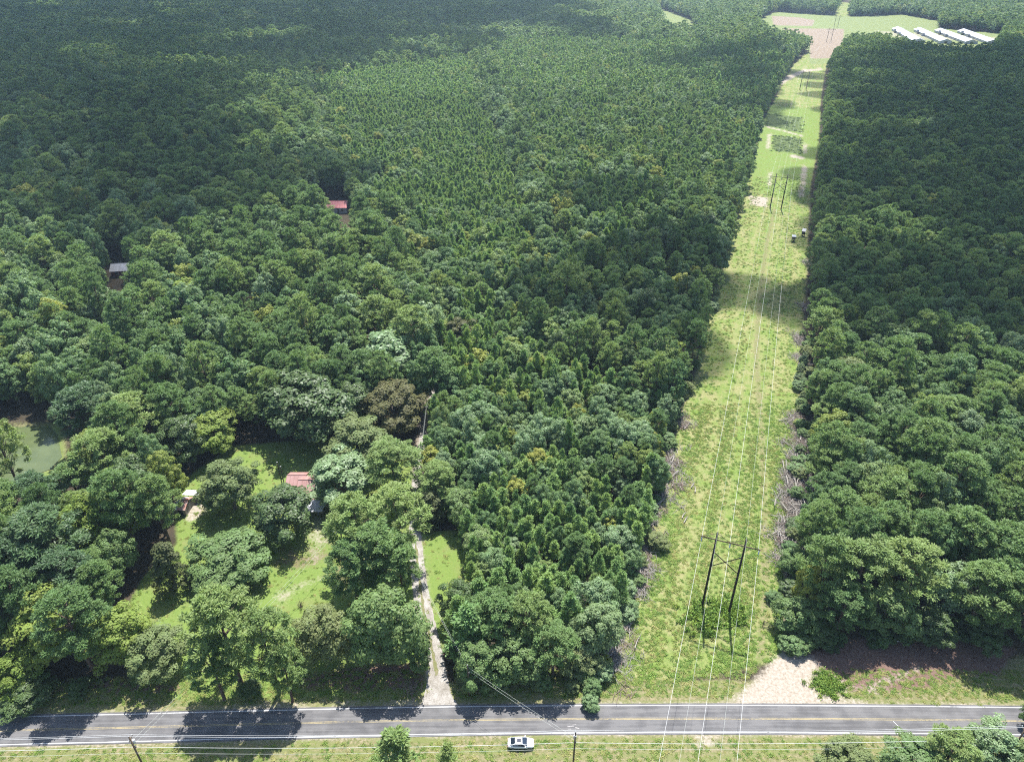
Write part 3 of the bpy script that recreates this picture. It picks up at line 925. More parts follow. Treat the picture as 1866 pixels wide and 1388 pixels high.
# ------------------------------------------------------------------ trees that stand out one by one
# crown centre in the photograph, crown radius in pixels, height in metres, mesh, material, label
HAND = [
 (85, 1135, 62, 14, 'broad', 'lime', 'tall yellow-green leafy tree nearest the road at the far left'),
 (30, 1222, 40, 8, 'broad', 'lime', 'low yellow-green tree at the left edge beside the road'),
 (212, 1158, 54, 12, 'broad', 'lime', 'yellow-green roadside tree in front of the small side lawn'),
 (284, 1185, 50, 9, 'broad', 'olive', 'dull olive roadside tree just right of the yellow-green one'),
 (50, 1262, 40, 5, 'broad', 'darkoak', 'wide dark bush on the verge in the bottom left corner'),
 (143, 1252, 19, 3, 'broad', 'darkoak', 'small round dark bush under the left roadside trees'),
 (158, 1180, 18, 9, 'young', 'pine_dark', 'slim dark pine between the two yellow-green roadside trees'),
 (405, 1140, 62, 20, 'pine', 'pine_light', 'large bright round-topped pine by the road left of the front lawn'),
 (385, 1205, 42, 13, 'pine', 'pine', 'lower pine tucked under the bright round-topped roadside pine'),
 (482, 1165, 48, 18, 'pine', 'pine_light', 'sparse pine with bare trunk at the left of the front lawn'),
 (516, 1215, 34, 12, 'pine', 'pine_light', 'short open pine on the brown litter beside the front lawn'),
 (455, 1252, 18, 3, 'broad', 'darkoak', 'dark shrub at the foot of the roadside pines'),
 (590, 1152, 50, 12, 'broad', 'olive', 'rounded olive-yellow tree in the middle of the front lawn'),
 (702, 1136, 62, 17, 'broad', 'oak', 'green tree with visible dark trunk just left of the driveway mouth'),
 (762, 1190, 22, 8, 'broad', 'oak', 'light leafy tree leaning over the left side of the driveway'),
 (722, 935, 50, 20, 'pine', 'pine_light', 'tall bright pine at the back of the clump left of the driveway'),
 (648, 955, 52, 21, 'pine', 'pine_light', 'broad pine in front of the house, left in its clump'),
 (690, 1005, 50, 20, 'pine', 'pine', 'tall pine in the middle of the clump left of the driveway'),
 (640, 1030, 44, 17, 'pine', 'pine', 'front left pine of the clump between front lawn and driveway'),
 (728, 1025, 34, 16, 'pine', 'pine', 'slim pine beside the driveway at the lower end of its clump'),
 (514, 930, 54, 12.5, 'broad', 'darkoak', 'dark rounded oak left of the white carport'),
 (622, 868, 58, 13, 'broad', 'pale', 'grey-green oak hiding most of the red-roofed house'),
 (648, 806, 56, 15, 'broad', 'olive', 'wide olive oak behind the red-roofed house'),
 (716, 838, 46, 16, 'pine', 'pine_light', 'bright pine beside the driveway behind the house'),
 (748, 905, 18, 6, 'broad', 'lime', 'small yellow-green tree squeezed beside the driveway'),
 (553, 735, 74, 20, 'broad', 'darkoak', 'very large dark broadleaf tree shading the back lawn'),
 (640, 735, 40, 14, 'broad', 'darkoak', 'dark tree between the huge shade tree and the brown tree'),
 (716, 738, 54, 15, 'broad', 'brown', 'dark brownish tree left of the dirt track'),
 (700, 650, 56, 18, 'broad', 'pale', 'large pale grey-green tree above the brown tree'),
 (783, 926, 29, 9, 'cedar', 'cedar', 'dark olive cedar at the top of the driveway lawn'),
 (793, 872, 34, 13, 'pine', 'pine', 'pine standing behind the cedar right of the driveway'),
 (836, 918, 33, 10, 'broad', 'oak', 'rounded green tree right of the cedar'),
 (416, 880, 47, 14, 'broad', 'olive', 'speckled olive tree between rusty shed and back lawn'),
 (240, 890, 45, 19, 'broad', 'darkoak', 'tall dense dark oak left of the rusty shed'),
 (308, 1035, 30, 13, 'cedar', 'cedar', 'tall narrow dark cedar at the edge of the small side lawn'),
 (418, 1010, 62, 10, 'broad', 'oak', 'wide low bushy tree below the speckled olive tree'),
 (400, 1058, 42, 8, 'broad', 'oak', 'low bushy tree right of the tall narrow cedar'),
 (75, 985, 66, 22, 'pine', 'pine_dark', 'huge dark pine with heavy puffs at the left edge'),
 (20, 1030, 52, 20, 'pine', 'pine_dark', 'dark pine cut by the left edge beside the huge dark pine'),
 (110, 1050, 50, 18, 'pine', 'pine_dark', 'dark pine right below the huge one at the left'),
 (165, 955, 46, 18, 'broad', 'lime', 'yellow-green tree standing out among the dark left pines'),
 (215, 905, 42, 22, 'pine', 'pine', 'tall pine with long bare trunk above the small side lawn'),
 (205, 1010, 34, 14, 'broad', 'oak', 'green tree under the yellow-green one among left pines'),
 (388, 785, 40, 13, 'broad', 'lime', 'yellowish feathery tree above the rusty shed'),
 (240, 760, 46, 19, 'pine', 'pine_light', 'bright clumpy pine behind the dense dark oak'),
 (330, 800, 40, 15, 'broad', 'darkoak', 'dark tree in the shade just behind the rusty shed'),
 (182, 830, 46, 20, 'pine', 'pine', 'round pine right of the pond'),
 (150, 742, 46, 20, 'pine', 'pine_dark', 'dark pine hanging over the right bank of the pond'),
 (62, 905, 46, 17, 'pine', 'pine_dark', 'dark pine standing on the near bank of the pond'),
 (132, 878, 38, 15, 'pine', 'pine', 'pine at the right end of the near pond bank'),
 (2, 815, 36, 22, 'pine', 'pine', 'open feathery pine in front of the pond at the left edge'),
 (838, 1092, 34, 9, 'broad', 'darkoak', 'dark leafy tree at the lower corner of the driveway lawn'),
 (855, 1150, 42, 12, 'young', 'young', 'bushy pine on the right of the driveway mouth'),
 (905, 1118, 42, 13, 'pine', 'pine', 'pine in the middle of the front clump right of the driveway'),
 (965, 1120, 38, 13, 'pine', 'pine_light', 'bright pine in the front clump, right of its middle'),
 (945, 1195, 48, 9, 'broad', 'oak', 'leafy tree overhanging the verge in the front clump'),
 (868, 1208, 38, 9, 'broad', 'oak', 'leafy tree at the right corner of the driveway mouth'),
 (1010, 1170, 38, 11, 'pine', 'pine', 'pine at the right part of the front clump above the road'),
 (1058, 1200, 34, 6, 'broad', 'olive', 'low olive tree at the right end of the front clump'),
 (1086, 1095, 36, 11, 'broad', 'pale', 'pale grey-green tree at the clearing edge of the front clump'),
 (1130, 985, 30, 9, 'broad', 'pale', 'small pale tree on the clearing edge beside young pines'),
 (1462, 1118, 38, 8, 'broad', 'oak', 'rounded dark green bush-like tree beside the farm gate'),
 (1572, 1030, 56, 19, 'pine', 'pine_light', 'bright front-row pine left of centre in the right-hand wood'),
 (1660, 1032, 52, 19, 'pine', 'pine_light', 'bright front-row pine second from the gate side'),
 (1540, 1098, 40, 13, 'pine', 'pine', 'lower pine in front of the bright front-row pines'),
 (1625, 1110, 44, 12, 'broad', 'oak', 'green tree above the long pale pole'),
 (1730, 1070, 44, 14, 'broad', 'pale', 'pale broadleaf tree among the right-hand front pines'),
 (1795, 1075, 50, 18, 'pine', 'pine', 'front pine second from the right edge'),
 (1856, 1090, 48, 18, 'pine', 'pine', 'front pine cut by the right edge'),
 (1700, 1140, 36, 8, 'broad', 'darkoak', 'dark undergrowth tree right of the long pale pole'),
 (1790, 1150, 34, 7, 'broad', 'darkoak', 'dark undergrowth tree below the right-hand front pines'),
 (1500, 1150, 24, 5, 'broad', 'darkoak', 'low dark bush behind the gate-side tree'),
 (1450, 1020, 26, 7, 'broad', 'oak', 'leafy bush behind the slash pile near the farm gate'),
 (1545, 690, 40, 17, 'broad', 'olive', 'pale olive tree at the right edge of the clearing'),
 (1548, 590, 22, 16, 'broad', 'lime', 'yellow-green tree poking out of the right plantation edge'),
 (1218, 645, 26, 14, 'broad', 'lime', 'yellow-green tree on the left edge of the clearing'),
 (345, 540, 38, 15, 'broad', 'lime', 'bright yellow-green crown in the middle of the left wood'),
 (287, 472, 28, 15, 'broad', 'lime', 'yellow-green crown just right of the grey-roofed house'),
 (78, 455, 34, 16, 'broad', 'lime', 'yellowish crown near the left edge level with the grey roof'),
 (665, 380, 22, 13, 'broad', 'lime', 'yellow-green crown right of the far red roof'),
 (320, 580, 34, 14, 'broad', 'pale', 'pale silvery crown below the bright yellow-green one'),
 (840, 610, 30, 13, 'broad', 'brown', 'dark olive-brown tree right of the bare track patch'),
 (775, 585, 30, 16, 'broad', 'pale', 'grey-green tree left of the bare track patch'),
 (1781, 852, 22, 15, 'broad', 'dead', 'dead purplish-brown tree among the green right-hand pines'),
 (722, 1376, 44, 12, 'young', 'pine_light', 'bright pine top poking up at the bottom edge left of the car'),
 (816, 1387, 24, 9, 'young', 'pine_light', 'small pine top at the bottom edge near the car'),
 (1545, 1382, 44, 7, 'broad', 'olive', 'olive bush at the bottom edge right of the power line'),
 (1672, 1388, 52, 7, 'broad', 'oak', 'wide green tree at the bottom edge, left of the corner trees'),
 (1738, 1360, 38, 10, 'pine', 'pine_light', 'light pine at the bottom edge among broadleaf tops'),
 (1812, 1362, 44, 10, 'broad', 'pale', 'grey-green tree top in the bottom right corner'),
 (1862, 1385, 34, 9, 'broad', 'oak', 'green tree cut by the bottom right corner'),
 (1884, 1300, 15, 6, 'broad', 'oak', 'sprig of a tree reaching in at the right edge above the road'),
]
hand_xy = []
NAME = {'broad': 'broadleaf_tree', 'pine': 'pine_tree', 'young': 'young_pine', 'cedar': 'cedar_tree'}
CATS = {'broad': 'tree', 'pine': 'pine tree', 'young': 'pine tree', 'cedar': 'cedar tree'}
NVAR = {'broad': 6, 'pine': 6, 'young': 4, 'cedar': 2}
hr = random.Random(11)
for i, (cx, cyy, rp, h, kind, mat, lab) in enumerate(HAND):
    H0, R0, z0 = SPEC[kind]
    if cx < 1100 and 1090 < cyy < 1260 and h > 6:
        h *= 1.16                                   # front row by the road
    zc = {'broad': .58, 'pine': .74, 'young': .55, 'cedar': .5}[kind] * h
    p = at(cx, cyy, zc)
    rad = rp * depth_at(cx, cyy, zc) / FPX
    hand_xy.append((p.x, p.y, rad))
    small = kind == 'broad' and h < 6
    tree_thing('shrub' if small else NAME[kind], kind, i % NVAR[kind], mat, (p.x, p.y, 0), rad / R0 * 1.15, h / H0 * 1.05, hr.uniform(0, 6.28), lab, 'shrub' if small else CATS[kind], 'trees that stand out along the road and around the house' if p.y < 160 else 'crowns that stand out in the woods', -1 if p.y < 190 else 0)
hand_np = np.array(hand_xy)

# ------------------------------------------------------------------ the woods: scattered trees
STANDS = [  # name, outline at crown height, mix (mature pine, young pine, broadleaf), spacing, canopy height
 ('young_center', [(842, 1020), (850, 900), (900, 838), (1000, 792), (1200, 800), (1226, 830), (1200, 1000), (1165, 1090), (1100, 1080), (950, 1030)], (0, .9, .10), 2.75, 9.0),
 ('front_center', [(790, 1285), (800, 1080), (842, 1000), (950, 1030), (1100, 1080), (1165, 1090), (1110, 1285)], (.2, .45, .35), 3.9, 12.0),
 ('pale_band', [(765, 830), (790, 700), (900, 680), (1150, 690), (1245, 720), (1226, 815), (1000, 792), (900, 838), (850, 900), (842, 980), (775, 900)], (.1, .2, .7), 4.1, 11.0),
 ('mid_right', [(1000, 640), (1060, 480), (1300, 320), (1400, 240), (1345, 400), (1308, 560), (1275, 690), (1245, 720), (1150, 690)], (.62, 0, .38), 5.4, 15.0),
 ('young_mid', [(795, 700), (800, 560), (690, 420), (760, 380), (960, 380), (1050, 470), (1000, 640), (1150, 690), (900, 680)], (.08, .68, .24), 3.7, 12.5),
 ('young_top', [(585, 270), (560, 140), (860, 98), (925, 250), (960, 380), (760, 380), (655, 375)], (.05, .83, .12), 3.8, 12.0),
 ('top_right', [(900, 70), (1400, 78), (1460, 120), (1400, 240), (1300, 320), (1060, 480), (960, 380), (925, 250)], (.30, .45, .25), 4.6, 14.0),
 ('right_plantation', [(1478, 650), (1476, 330), (1515, 95), (1560, 40), (2300, 55), (2900, 700), (1860, 640), (1640, 600)], (.95, 0, .05), 5.2, 16.0),
 ('right_low', [(1400, 1300), (1478, 650), (1640, 600), (1860, 640), (2900, 700), (2600, 1300)], (.70, 0, .30), 5.6, 17.5),
]
stand_np = [gpoly([(x, y, 10) for x, y in s[1]]) for s in STANDS]


def scatter(y0, y1, cell):
    xm = 0.88 * (y1 * CP + CAM_H * SP) + 25
    xs = np.arange(-xm, xm, cell); ys = np.arange(y0, y1, cell)
    X, Y = np.meshgrid(xs, ys)
    X = X + (np.arange(len(ys)) % 2)[:, None] * cell * .5
    P = np.stack([X.ravel(), Y.ravel()], 1)
    P += rng.uniform(-.42, .42, P.shape) * cell
    half = .76 * (P[:, 1] * CP + CAM_H * SP) + 22
    return P[np.abs(P[:, 0]) < half]


TRACK_GAPS = [gpoly(q) for q in ([(804, 592), (826, 592), (824, 640), (810, 640)], [(776, 700), (796, 697), (788, 745), (774, 745)], [(750, 838), (776, 832), (774, 912), (750, 912)])]
Q_rng = np.random.default_rng(77)


def allowed(P):
    ok = np.ones(len(P), bool)
    row = gpoly([(x - (18 if 700 < y < 1200 else 4), y) for x, y in ROW_L] + [(x + (26 if 640 < y < 1060 else 8), y) for x, y in ROW_R[::-1]])
    for poly in (row, yard_poly, lawn2_poly, pond_clear, FIELD, PASTURE2, ROW_FAR, FARHOUSE, GREYHOUSE):
        ok &= ~in_poly(P, poly)
    nearm = P[:, 1] < 330
    idx = np.where(nearm)[0]
    Q = P[idx]
    y_road = np.interp(Q[:, 0], road_np[:, 0], road_np[:, 1])
    bad = Q[:, 1] < y_road + np.where(Q[:, 0] > 45, 17.5, np.where(Q[:, 0] > 12, 11, 9.5))
    bad |= seg_dist(Q, drive_np) < np.where(Q[:, 1] < 128, 3.8, .6)
    for gp_ in TRACK_GAPS:
        bad |= in_poly(Q, gp_)
    bad |= Q_rng.random(len(Q)) < .04
    for hx, hy, hrad in hand_xy:
        bad |= np.hypot(Q[:, 0] - hx, Q[:, 1] - hy) < hrad * .8
    ok[idx[bad]] = False
    return ok


pts, kinds, scl, stand = [], [], [], []


SEAM1 = [at(x, y, 12) for x, y in ((868, 92), (885, 150), (905, 200), (935, 255), (958, 310), (985, 350), (1000, 420), (990, 470))]
SEAM2 = [at(x, y, 12) for x, y in ((560, 145), (590, 230), (620, 300), (680, 370), (720, 400), (790, 450), (800, 540))]


def fill(P, mix, hf, name):
    if len(P) == 0:
        return
    u = rng.random(len(P))
    seam = np.zeros(len(P), bool)
    if mix[1] > .3:
        f2 = np.sin(P[:, 0] * .045 + 2 * np.sin(P[:, 1] * .021)) * np.cos(P[:, 1] * .037 + 1) + rng.normal(0, .22, len(P))
        seam = (f2 > .86) | (seg_dist(P, SEAM1) < 8.5) | (seg_dist(P, SEAM2) < 7)
    k = np.where(u < mix[0], 0, np.where(u < mix[0] + mix[1], 1, 2))
    k = np.where(seam, np.where(u < .25, 0, 2), k)
    keep = ~(seam & (rng.random(len(P)) < .45))
    P, k, seam = P[keep], k[keep], seam[keep]
    pts.append(P); kinds.append(k)
    s = hf * rng.normal(1, .17 if name in ('left_wood', 'right_low', 'mid_right', 'pale_band', 'front_center') else .13, len(P)).clip(.58, 1.32)
    s = np.where(seam, s * 1.18, s)
    scl.append(s); stand.append(np.array([name] * len(P)))


done = None
bands = [(78, 520), (520, 1000), (1000, 2100)]
for si, (nm, _, mix, sp, hf) in enumerate(STANDS):
    poly = stand_np[si]
    for b0, b1 in bands:
        if poly[:, 1].max() < b0 or poly[:, 1].min() > b1:
            continue
        P = scatter(max(b0, poly[:, 1].min()), min(b1, poly[:, 1].max()), sp * (1 if b0 < 500 else 1.04))
        m = in_poly(P, poly)
        for q in stand_np[:si]:
            m &= ~in_poly(P, q)
        P = P[m]
        P = P[allowed(P)]
        fill(P, mix, hf, nm)
for b0, b1, sp in ((78, 520, 6.6), (520, 1000, 6.5), (1000, 1500, 7.4), (1500, 2200, 8.6)):
    P = scatter(b0, b1, sp)
    m = np.ones(len(P), bool)
    for q in stand_np:
        m &= ~in_poly(P, q)
    P = P[m]; P = P[allowed(P)]
    # patches of pine and of hardwood
    f = np.sin(P[:, 0] * .013 + 1.3) * np.cos(P[:, 1] * .011) + .4 * np.sin(P[:, 0] * .031 + P[:, 1] * .027)
    left = P[:, 0] < 0
    for sel_, mix in (((f > .1), (.42, 0, .58)), ((f <= .1), (.82, 0, .18))):
        fill(P[sel_], mix, 18.5 if b0 < 520 else 17.5, 'left_wood')
pts = np.concatenate(pts); kinds = np.concatenate(kinds); scl = np.concatenate(scl); stand = np.concatenate(stand)
pxx, pyy, pz = project(np.column_stack([pts, np.full(len(pts), 8.0)]))
inframe = (pxx > 0) & (pxx < 1866) & (pyy > 0) & (pyy < 1388)
KN = ['pine', 'young', 'broad']
NH = np.array([SPEC[k][0] for k in KN])
scl = scl / NH[kinds] * np.where(kinds == 2, .97, 1.0)      # canopy height -> scale of the mesh
hfac = np.ones(len(pts))
slim = scl ** -.3                                             # shorter trees are relatively wider
big = np.where(inframe, scl * NH[kinds] / pz, 0)

AREA = {'young_center': 'in the dense young stand between driveway and power line clearing',
        'front_center': 'in the front clump between driveway mouth and power line clearing',
        'pale_band': 'in the mixed strip above the young pine stand',
        'mid_right': 'in the shaded wood left of the clearing beyond the young stand',
        'young_mid': 'in the sunlit middle stand right of the dirt track',
        'young_top': 'in the far bright stand at top centre',
        'top_right': 'in the far wood left of the clearing',
        'right_plantation': 'in the even plantation right of the clearing',
        'right_low': 'in the sunlit wood at lower right beside the clearing',
        'left_wood': 'in the tall wood on the left half'}
WORD = {'pine': 'rounded mature pine', 'young': 'pointed young pine', 'broad': 'leafy broadleaf tree'}
hero = np.zeros(len(pts), bool)
rr_ = random.Random(3)
var = rng.integers(0, 6, len(pts))
rotz = rng.uniform(0, 6.28, len(pts))
wid = rng.normal(1.03, .15, len(pts)).clip(.72, 1.4)
wide_f = np.where((kinds == 0) & ((stand == 'left_wood') | (stand == 'right_low')), 1.22, np.where((kinds == 0) & (stand == 'right_plantation'), 1.02, 1.0))
wide_f = np.where((kinds == 1) & (stand != 'young_center'), .96, wide_f)
MARKS = [(60, 800, 'the green pond'), (92, 752, 'the tan bank of the pond'), (338, 915, 'the rusty-roofed shed'), (560, 855, 'the red-roofed house'), (225, 486, 'the grey-roofed house'),
         (610, 370, 'the far red-roofed house'), (1445, 436, 'the white-roofed hunting blind'), (1461, 425, 'the dark hunting blind'), (1410, 1136, 'the farm gate'), (1618, 1172, 'the long pale pole'),
         (815, 600, 'the dirt track bare patch'), (785, 715, 'the cables over the dirt track'), (760, 850, 'the pale bend of the driveway'), (810, 1010, 'the driveway lawn'), (798, 1250, 'the driveway mouth'),
         (345, 540, 'the brightest yellow-green left crown'), (287, 472, 'the yellow-green crown by the grey roof'), (78, 455, 'the yellowish crown near the left edge'), (665, 380, 'the yellow-green crown by the red roof'),
         (320, 580, 'the pale silvery crown'), (700, 650, 'the large pale grey-green tree'), (716, 738, 'the brownish tree'), (553, 735, 'the very large dark shade tree'), (783, 926, 'the dark olive cedar'),
         (165, 955, 'the left pines yellow-green tree'), (215, 905, 'the long bare-trunked pine'), (258, 890, 'the tall dense dark oak'), (412, 880, 'the speckled olive tree'), (388, 785, 'the yellowish feathery tree'),
         (75, 985, 'the huge dark left pine'), (1218, 645, 'the left clearing edge yellow-green tree'), (1548, 590, 'the right plantation edge yellow-green tree'), (1545, 690, 'the right clearing edge olive tree'),
         (1572, 1030, 'the brightest right front-row pine'), (1730, 1070, 'the pale right front tree'), (1856, 1090, 'the pine at the right edge'), (1462, 1118, 'the rounded tree by the gate'),
         (1086, 1095, 'the pale tree of the front clump'), (1058, 1200, 'the front clump low olive tree'), (838, 1092, 'the dark tree at the lawn corner'), (945, 1195, 'the leafy tree overhanging the verge'),
         (1130, 985, 'the small pale young stand tree'), (1448, 890, 'the densest slash heap'), (1455, 640, 'the upper right slash heap'), (1222, 838, 'the top left slash heap'), (840, 610, 'the olive-brown tree by the track'),
         (1411, 345, 'the second H-frame'), (1304, 1050, 'the nearest H-frame'), (390, 1380, 'the bottom edge')]
DIRS = [((-1, 0), 'left of'), ((1, 0), 'right of'), ((0, -1), 'above'), ((0, 1), 'below'), ((-.7, -.7), 'at upper left of'), ((.7, -.7), 'at upper right of'), ((-.7, .7), 'at lower left of'), ((.7, .7), 'at lower right of')]
KG = ['mature pines', 'young pines', 'broadleaf trees']
top_x, top_y, _ = project(np.column_stack([pts, scl * NH[kinds] * .8]))
for k in range(3):
    idx = np.where((kinds == k) & (big > 0))[0]
    idx = idx[np.argsort(-big[idx])][:300]
    hero[idx] = True
    kn = KN[k]
    own = {}
    TX, TY = top_x[idx], top_y[idx]
    for mx, my, phrase in MARKS:
        dx, dy = TX - mx, TY - my
        dist = np.hypot(dx, dy)
        for (ux, uy), word in DIRS:
            cosv = (dx * ux + dy * uy) / (dist + 1e-6)
            ok_ = np.where((cosv > .93) & (dist < 105) & (dist > 12))[0]
            ok_ = ok_[np.argsort(dist[ok_])]
            for r_n, j in enumerate(ok_[:2]):
                if int(idx[j]) not in own:
                    own[int(idx[j])] = '%s %s %s %s' % (WORD[kn], ('closest', 'second closest')[r_n], word, phrase)
    for i in idx:
        s = scl[i] * hfac[i]
        st = str(stand[i])
        fine_ = -1 if pts[i, 1] < 175 and kn != 'young' else 0
        tree_thing(NAME[kn], kn, int(var[i]), 'pale' if kn == 'broad' and st == 'pale_band' and i % 5 < 3 else 'darkoak' if kn == 'broad' and st == 'mid_right' and i % 3 == 0 else kn, (pts[i, 0], pts[i, 1], 0), s * slim[i] * wid[i] * wide_f[i] * (1.0 if kn != 'broad' else .80), s, float(rotz[i]),
                   own.get(int(i), WORD[kn] + ' ' + AREA[st]), CATS[kn], KG[k] + ' ' + AREA[st], fine_)
    print('own labels', kn, len(own))


# the rest of each kind: one object each, instanced
def forest_sources(kn):
    c = bpy.data.collections.new('source_' + kn)
    for lod in (0, 1):
        for s in range(6):
            V, F, sh, T = lib(kn, s, lod)
            V2 = np.concatenate([V, T[0]]); F2 = np.concatenate([F, T[1] + len(V)])
            sh2 = np.concatenate([sh, np.full(len(T[0]), .5)]).astype(np.float32)
            mi = np.concatenate([np.zeros(len(F)), np.ones(len(T[1]))])
            me = np_mesh('%s_source' % kn, V2, F2, [M[kn], M['bark']], mi, attrs=[('shade', 'FLOAT', sh2)])
            o = bpy.data.objects.new('%s_source_%d_%d' % (kn, lod, s), me)
            c.objects.link(o)
    return c


def instancer(name, P, idx, rot, sc, coll, label, cat):
    """one mesh of points, each carrying an instance of a member of coll"""
    me = bpy.data.meshes.new(name)
    me.vertices.add(len(P))
    me.vertices.foreach_set('co', np.asarray(P, np.float32).ravel())
    for nme, typ, key, d in (('pick', 'INT', 'value', np.asarray(idx, np.int32)), ('turn', 'FLOAT_VECTOR', 'vector', np.asarray(rot, np.float32)), ('size', 'FLOAT_VECTOR', 'vector', np.asarray(sc, np.float32))):
        a = me.attributes.new(nme, typ, 'POINT')
        a.data.foreach_set(key, d.ravel())
    o = link_mesh(name, me)
    g = bpy.data.node_groups.new(name, 'GeometryNodeTree')
    g.interface.new_socket('Geometry', in_out='INPUT', socket_type='NodeSocketGeometry')
    g.interface.new_socket('Geometry', in_out='OUTPUT', socket_type='NodeSocketGeometry')
    n, l = g.nodes, g.links
    gi = n.new('NodeGroupInput'); go = n.new('NodeGroupOutput')
    ci = n.new('GeometryNodeCollectionInfo')
    ci.inputs['Collection'].default_value = coll
    ci.inputs['Separate Children'].default_value = True
    ci.inputs['Reset Children'].default_value = True
    ip = n.new('GeometryNodeInstanceOnPoints')
    ip.inputs['Pick Instance'].default_value = True

    def attr(nme, dt):
        x = n.new('GeometryNodeInputNamedAttribute'); x.data_type = dt
        x.inputs['Name'].default_value = nme
        return x.outputs['Attribute']
    l.new(gi.outputs[0], ip.inputs['Points'])
    l.new(ci.outputs[0], ip.inputs['Instance'])
    l.new(attr('pick', 'INT'), ip.inputs['Instance Index'])
    er = n.new('FunctionNodeEulerToRotation')
    l.new(attr('turn', 'FLOAT_VECTOR'), er.inputs[0])
    l.new(er.outputs[0], ip.inputs['Rotation'])
    l.new(attr('size', 'FLOAT_VECTOR'), ip.inputs['Scale'])
    l.new(ip.outputs[0], go.inputs[0])
    md = o.modifiers.new('scatter', 'NODES')
    md.node_group = g
    tag(o, label, cat, kind='stuff')
    return o


FN = {'pine': ('pine_forest', 'unbroken canopy of rounded mature pines filling the woods'),
      'young': ('young_pine_forest', 'dense mass of pointed young pines across the middle distance'),
      'broad': ('broadleaf_forest', 'leafy broadleaf crowns mixed through the far woods')}
for k in range(3):
    kn = KN[k]
    m = (kinds == k) & ~hero
    n_ = int(m.sum())
    P = np.column_stack([pts[m], np.zeros(n_)])
    lod = (pts[m, 1] > 620).astype(int)
    s = scl[m] * hfac[m]
    sxy = s * slim[m] * (1.0 if kn != 'broad' else .80) * wid[m] * wide_f[m] * np.where(pts[m, 1] > 1000, 1.3, 1.0)
    instancer(FN[kn][0], P, lod * 6 + var[m], np.column_stack([rng.normal(0, .045, n_), rng.normal(0, .045, n_), rotz[m]]), np.column_stack([sxy, sxy, s]), forest_sources(kn), FN[kn][1], 'forest')
print('trees', len(pts), [int((kinds == k).sum()) for k in range(3)])

# ------------------------------------------------------------------ mesh helpers for built things
class MB:
    def __init__(self):
        self.V, self.F = [], []

    def add(self, v, f):
        o = len(self.V)
        self.V += [tuple(map(float, p)) for p in v]
        self.F += [tuple(int(i) + o for i in q) for q in f]
        return self

    def box(self, c, s, rz=0.0, rx=0.0, ry=0.0):
        m = Matrix.Rotation(rz, 3, 'Z') @ Matrix.Rotation(ry, 3, 'Y') @ Matrix.Rotation(rx, 3, 'X')
        v = [Vector(c) + m @ Vector((sx * s[0] / 2, sy * s[1] / 2, sz * s[2] / 2)) for sx in (-1, 1) for sy in (-1, 1) for sz in (-1, 1)]
        return self.add(v, [(0, 1, 3, 2), (4, 6, 7, 5), (0, 4, 5, 1), (2, 3, 7, 6), (0, 2, 6, 4), (1, 5, 7, 3)])

    def tube(self, path, r, k=6, cap=True):
        rad = r if isinstance(r, (list, tuple)) else [r] * len(path)
        v, f = tube_np([tuple(p) for p in path], rad, k)
        f = [tuple(q) for q in f]
        if cap:
            f.append(tuple(range(k))[::-1]); f.append(tuple(range(len(v) - k, len(v))))
        return self.add(v, f)

    def poly(self, pts, t=0.0):
        """flat polygon; with t a slab of that thickness along its normal"""
        P = [Vector(p) for p in pts]
        if t == 0:
            return self.add(P, [tuple(range(len(P)))])
        nrm = (P[1] - P[0]).cross(P[2] - P[0]).normalized()
        n = len(P)
        v = P + [p - nrm * t for p in P]
        f = [tuple(range(n)), tuple(range(2 * n - 1, n - 1, -1))]
        f += [(i, i + n, (i + 1) % n + n, (i + 1) % n) for i in range(n)]
        return self.add(v, f)

    def build(self, name, mat, parent=None, smooth=False, label=None):
        me = bpy.data.meshes.new(name)
        me.from_pydata(self.V, [], self.F)
        me.materials.append(M[mat])
        bm = bmesh.new(); bm.from_mesh(me); bmesh.ops.recalc_face_normals(bm, faces=bm.faces); bm.to_mesh(me); bm.free()
        if smooth:
            for p in me.polygons:
                p.use_smooth = True
        o = link_mesh(name, me, parent)
        if label:
            o['label'] = label
        return o


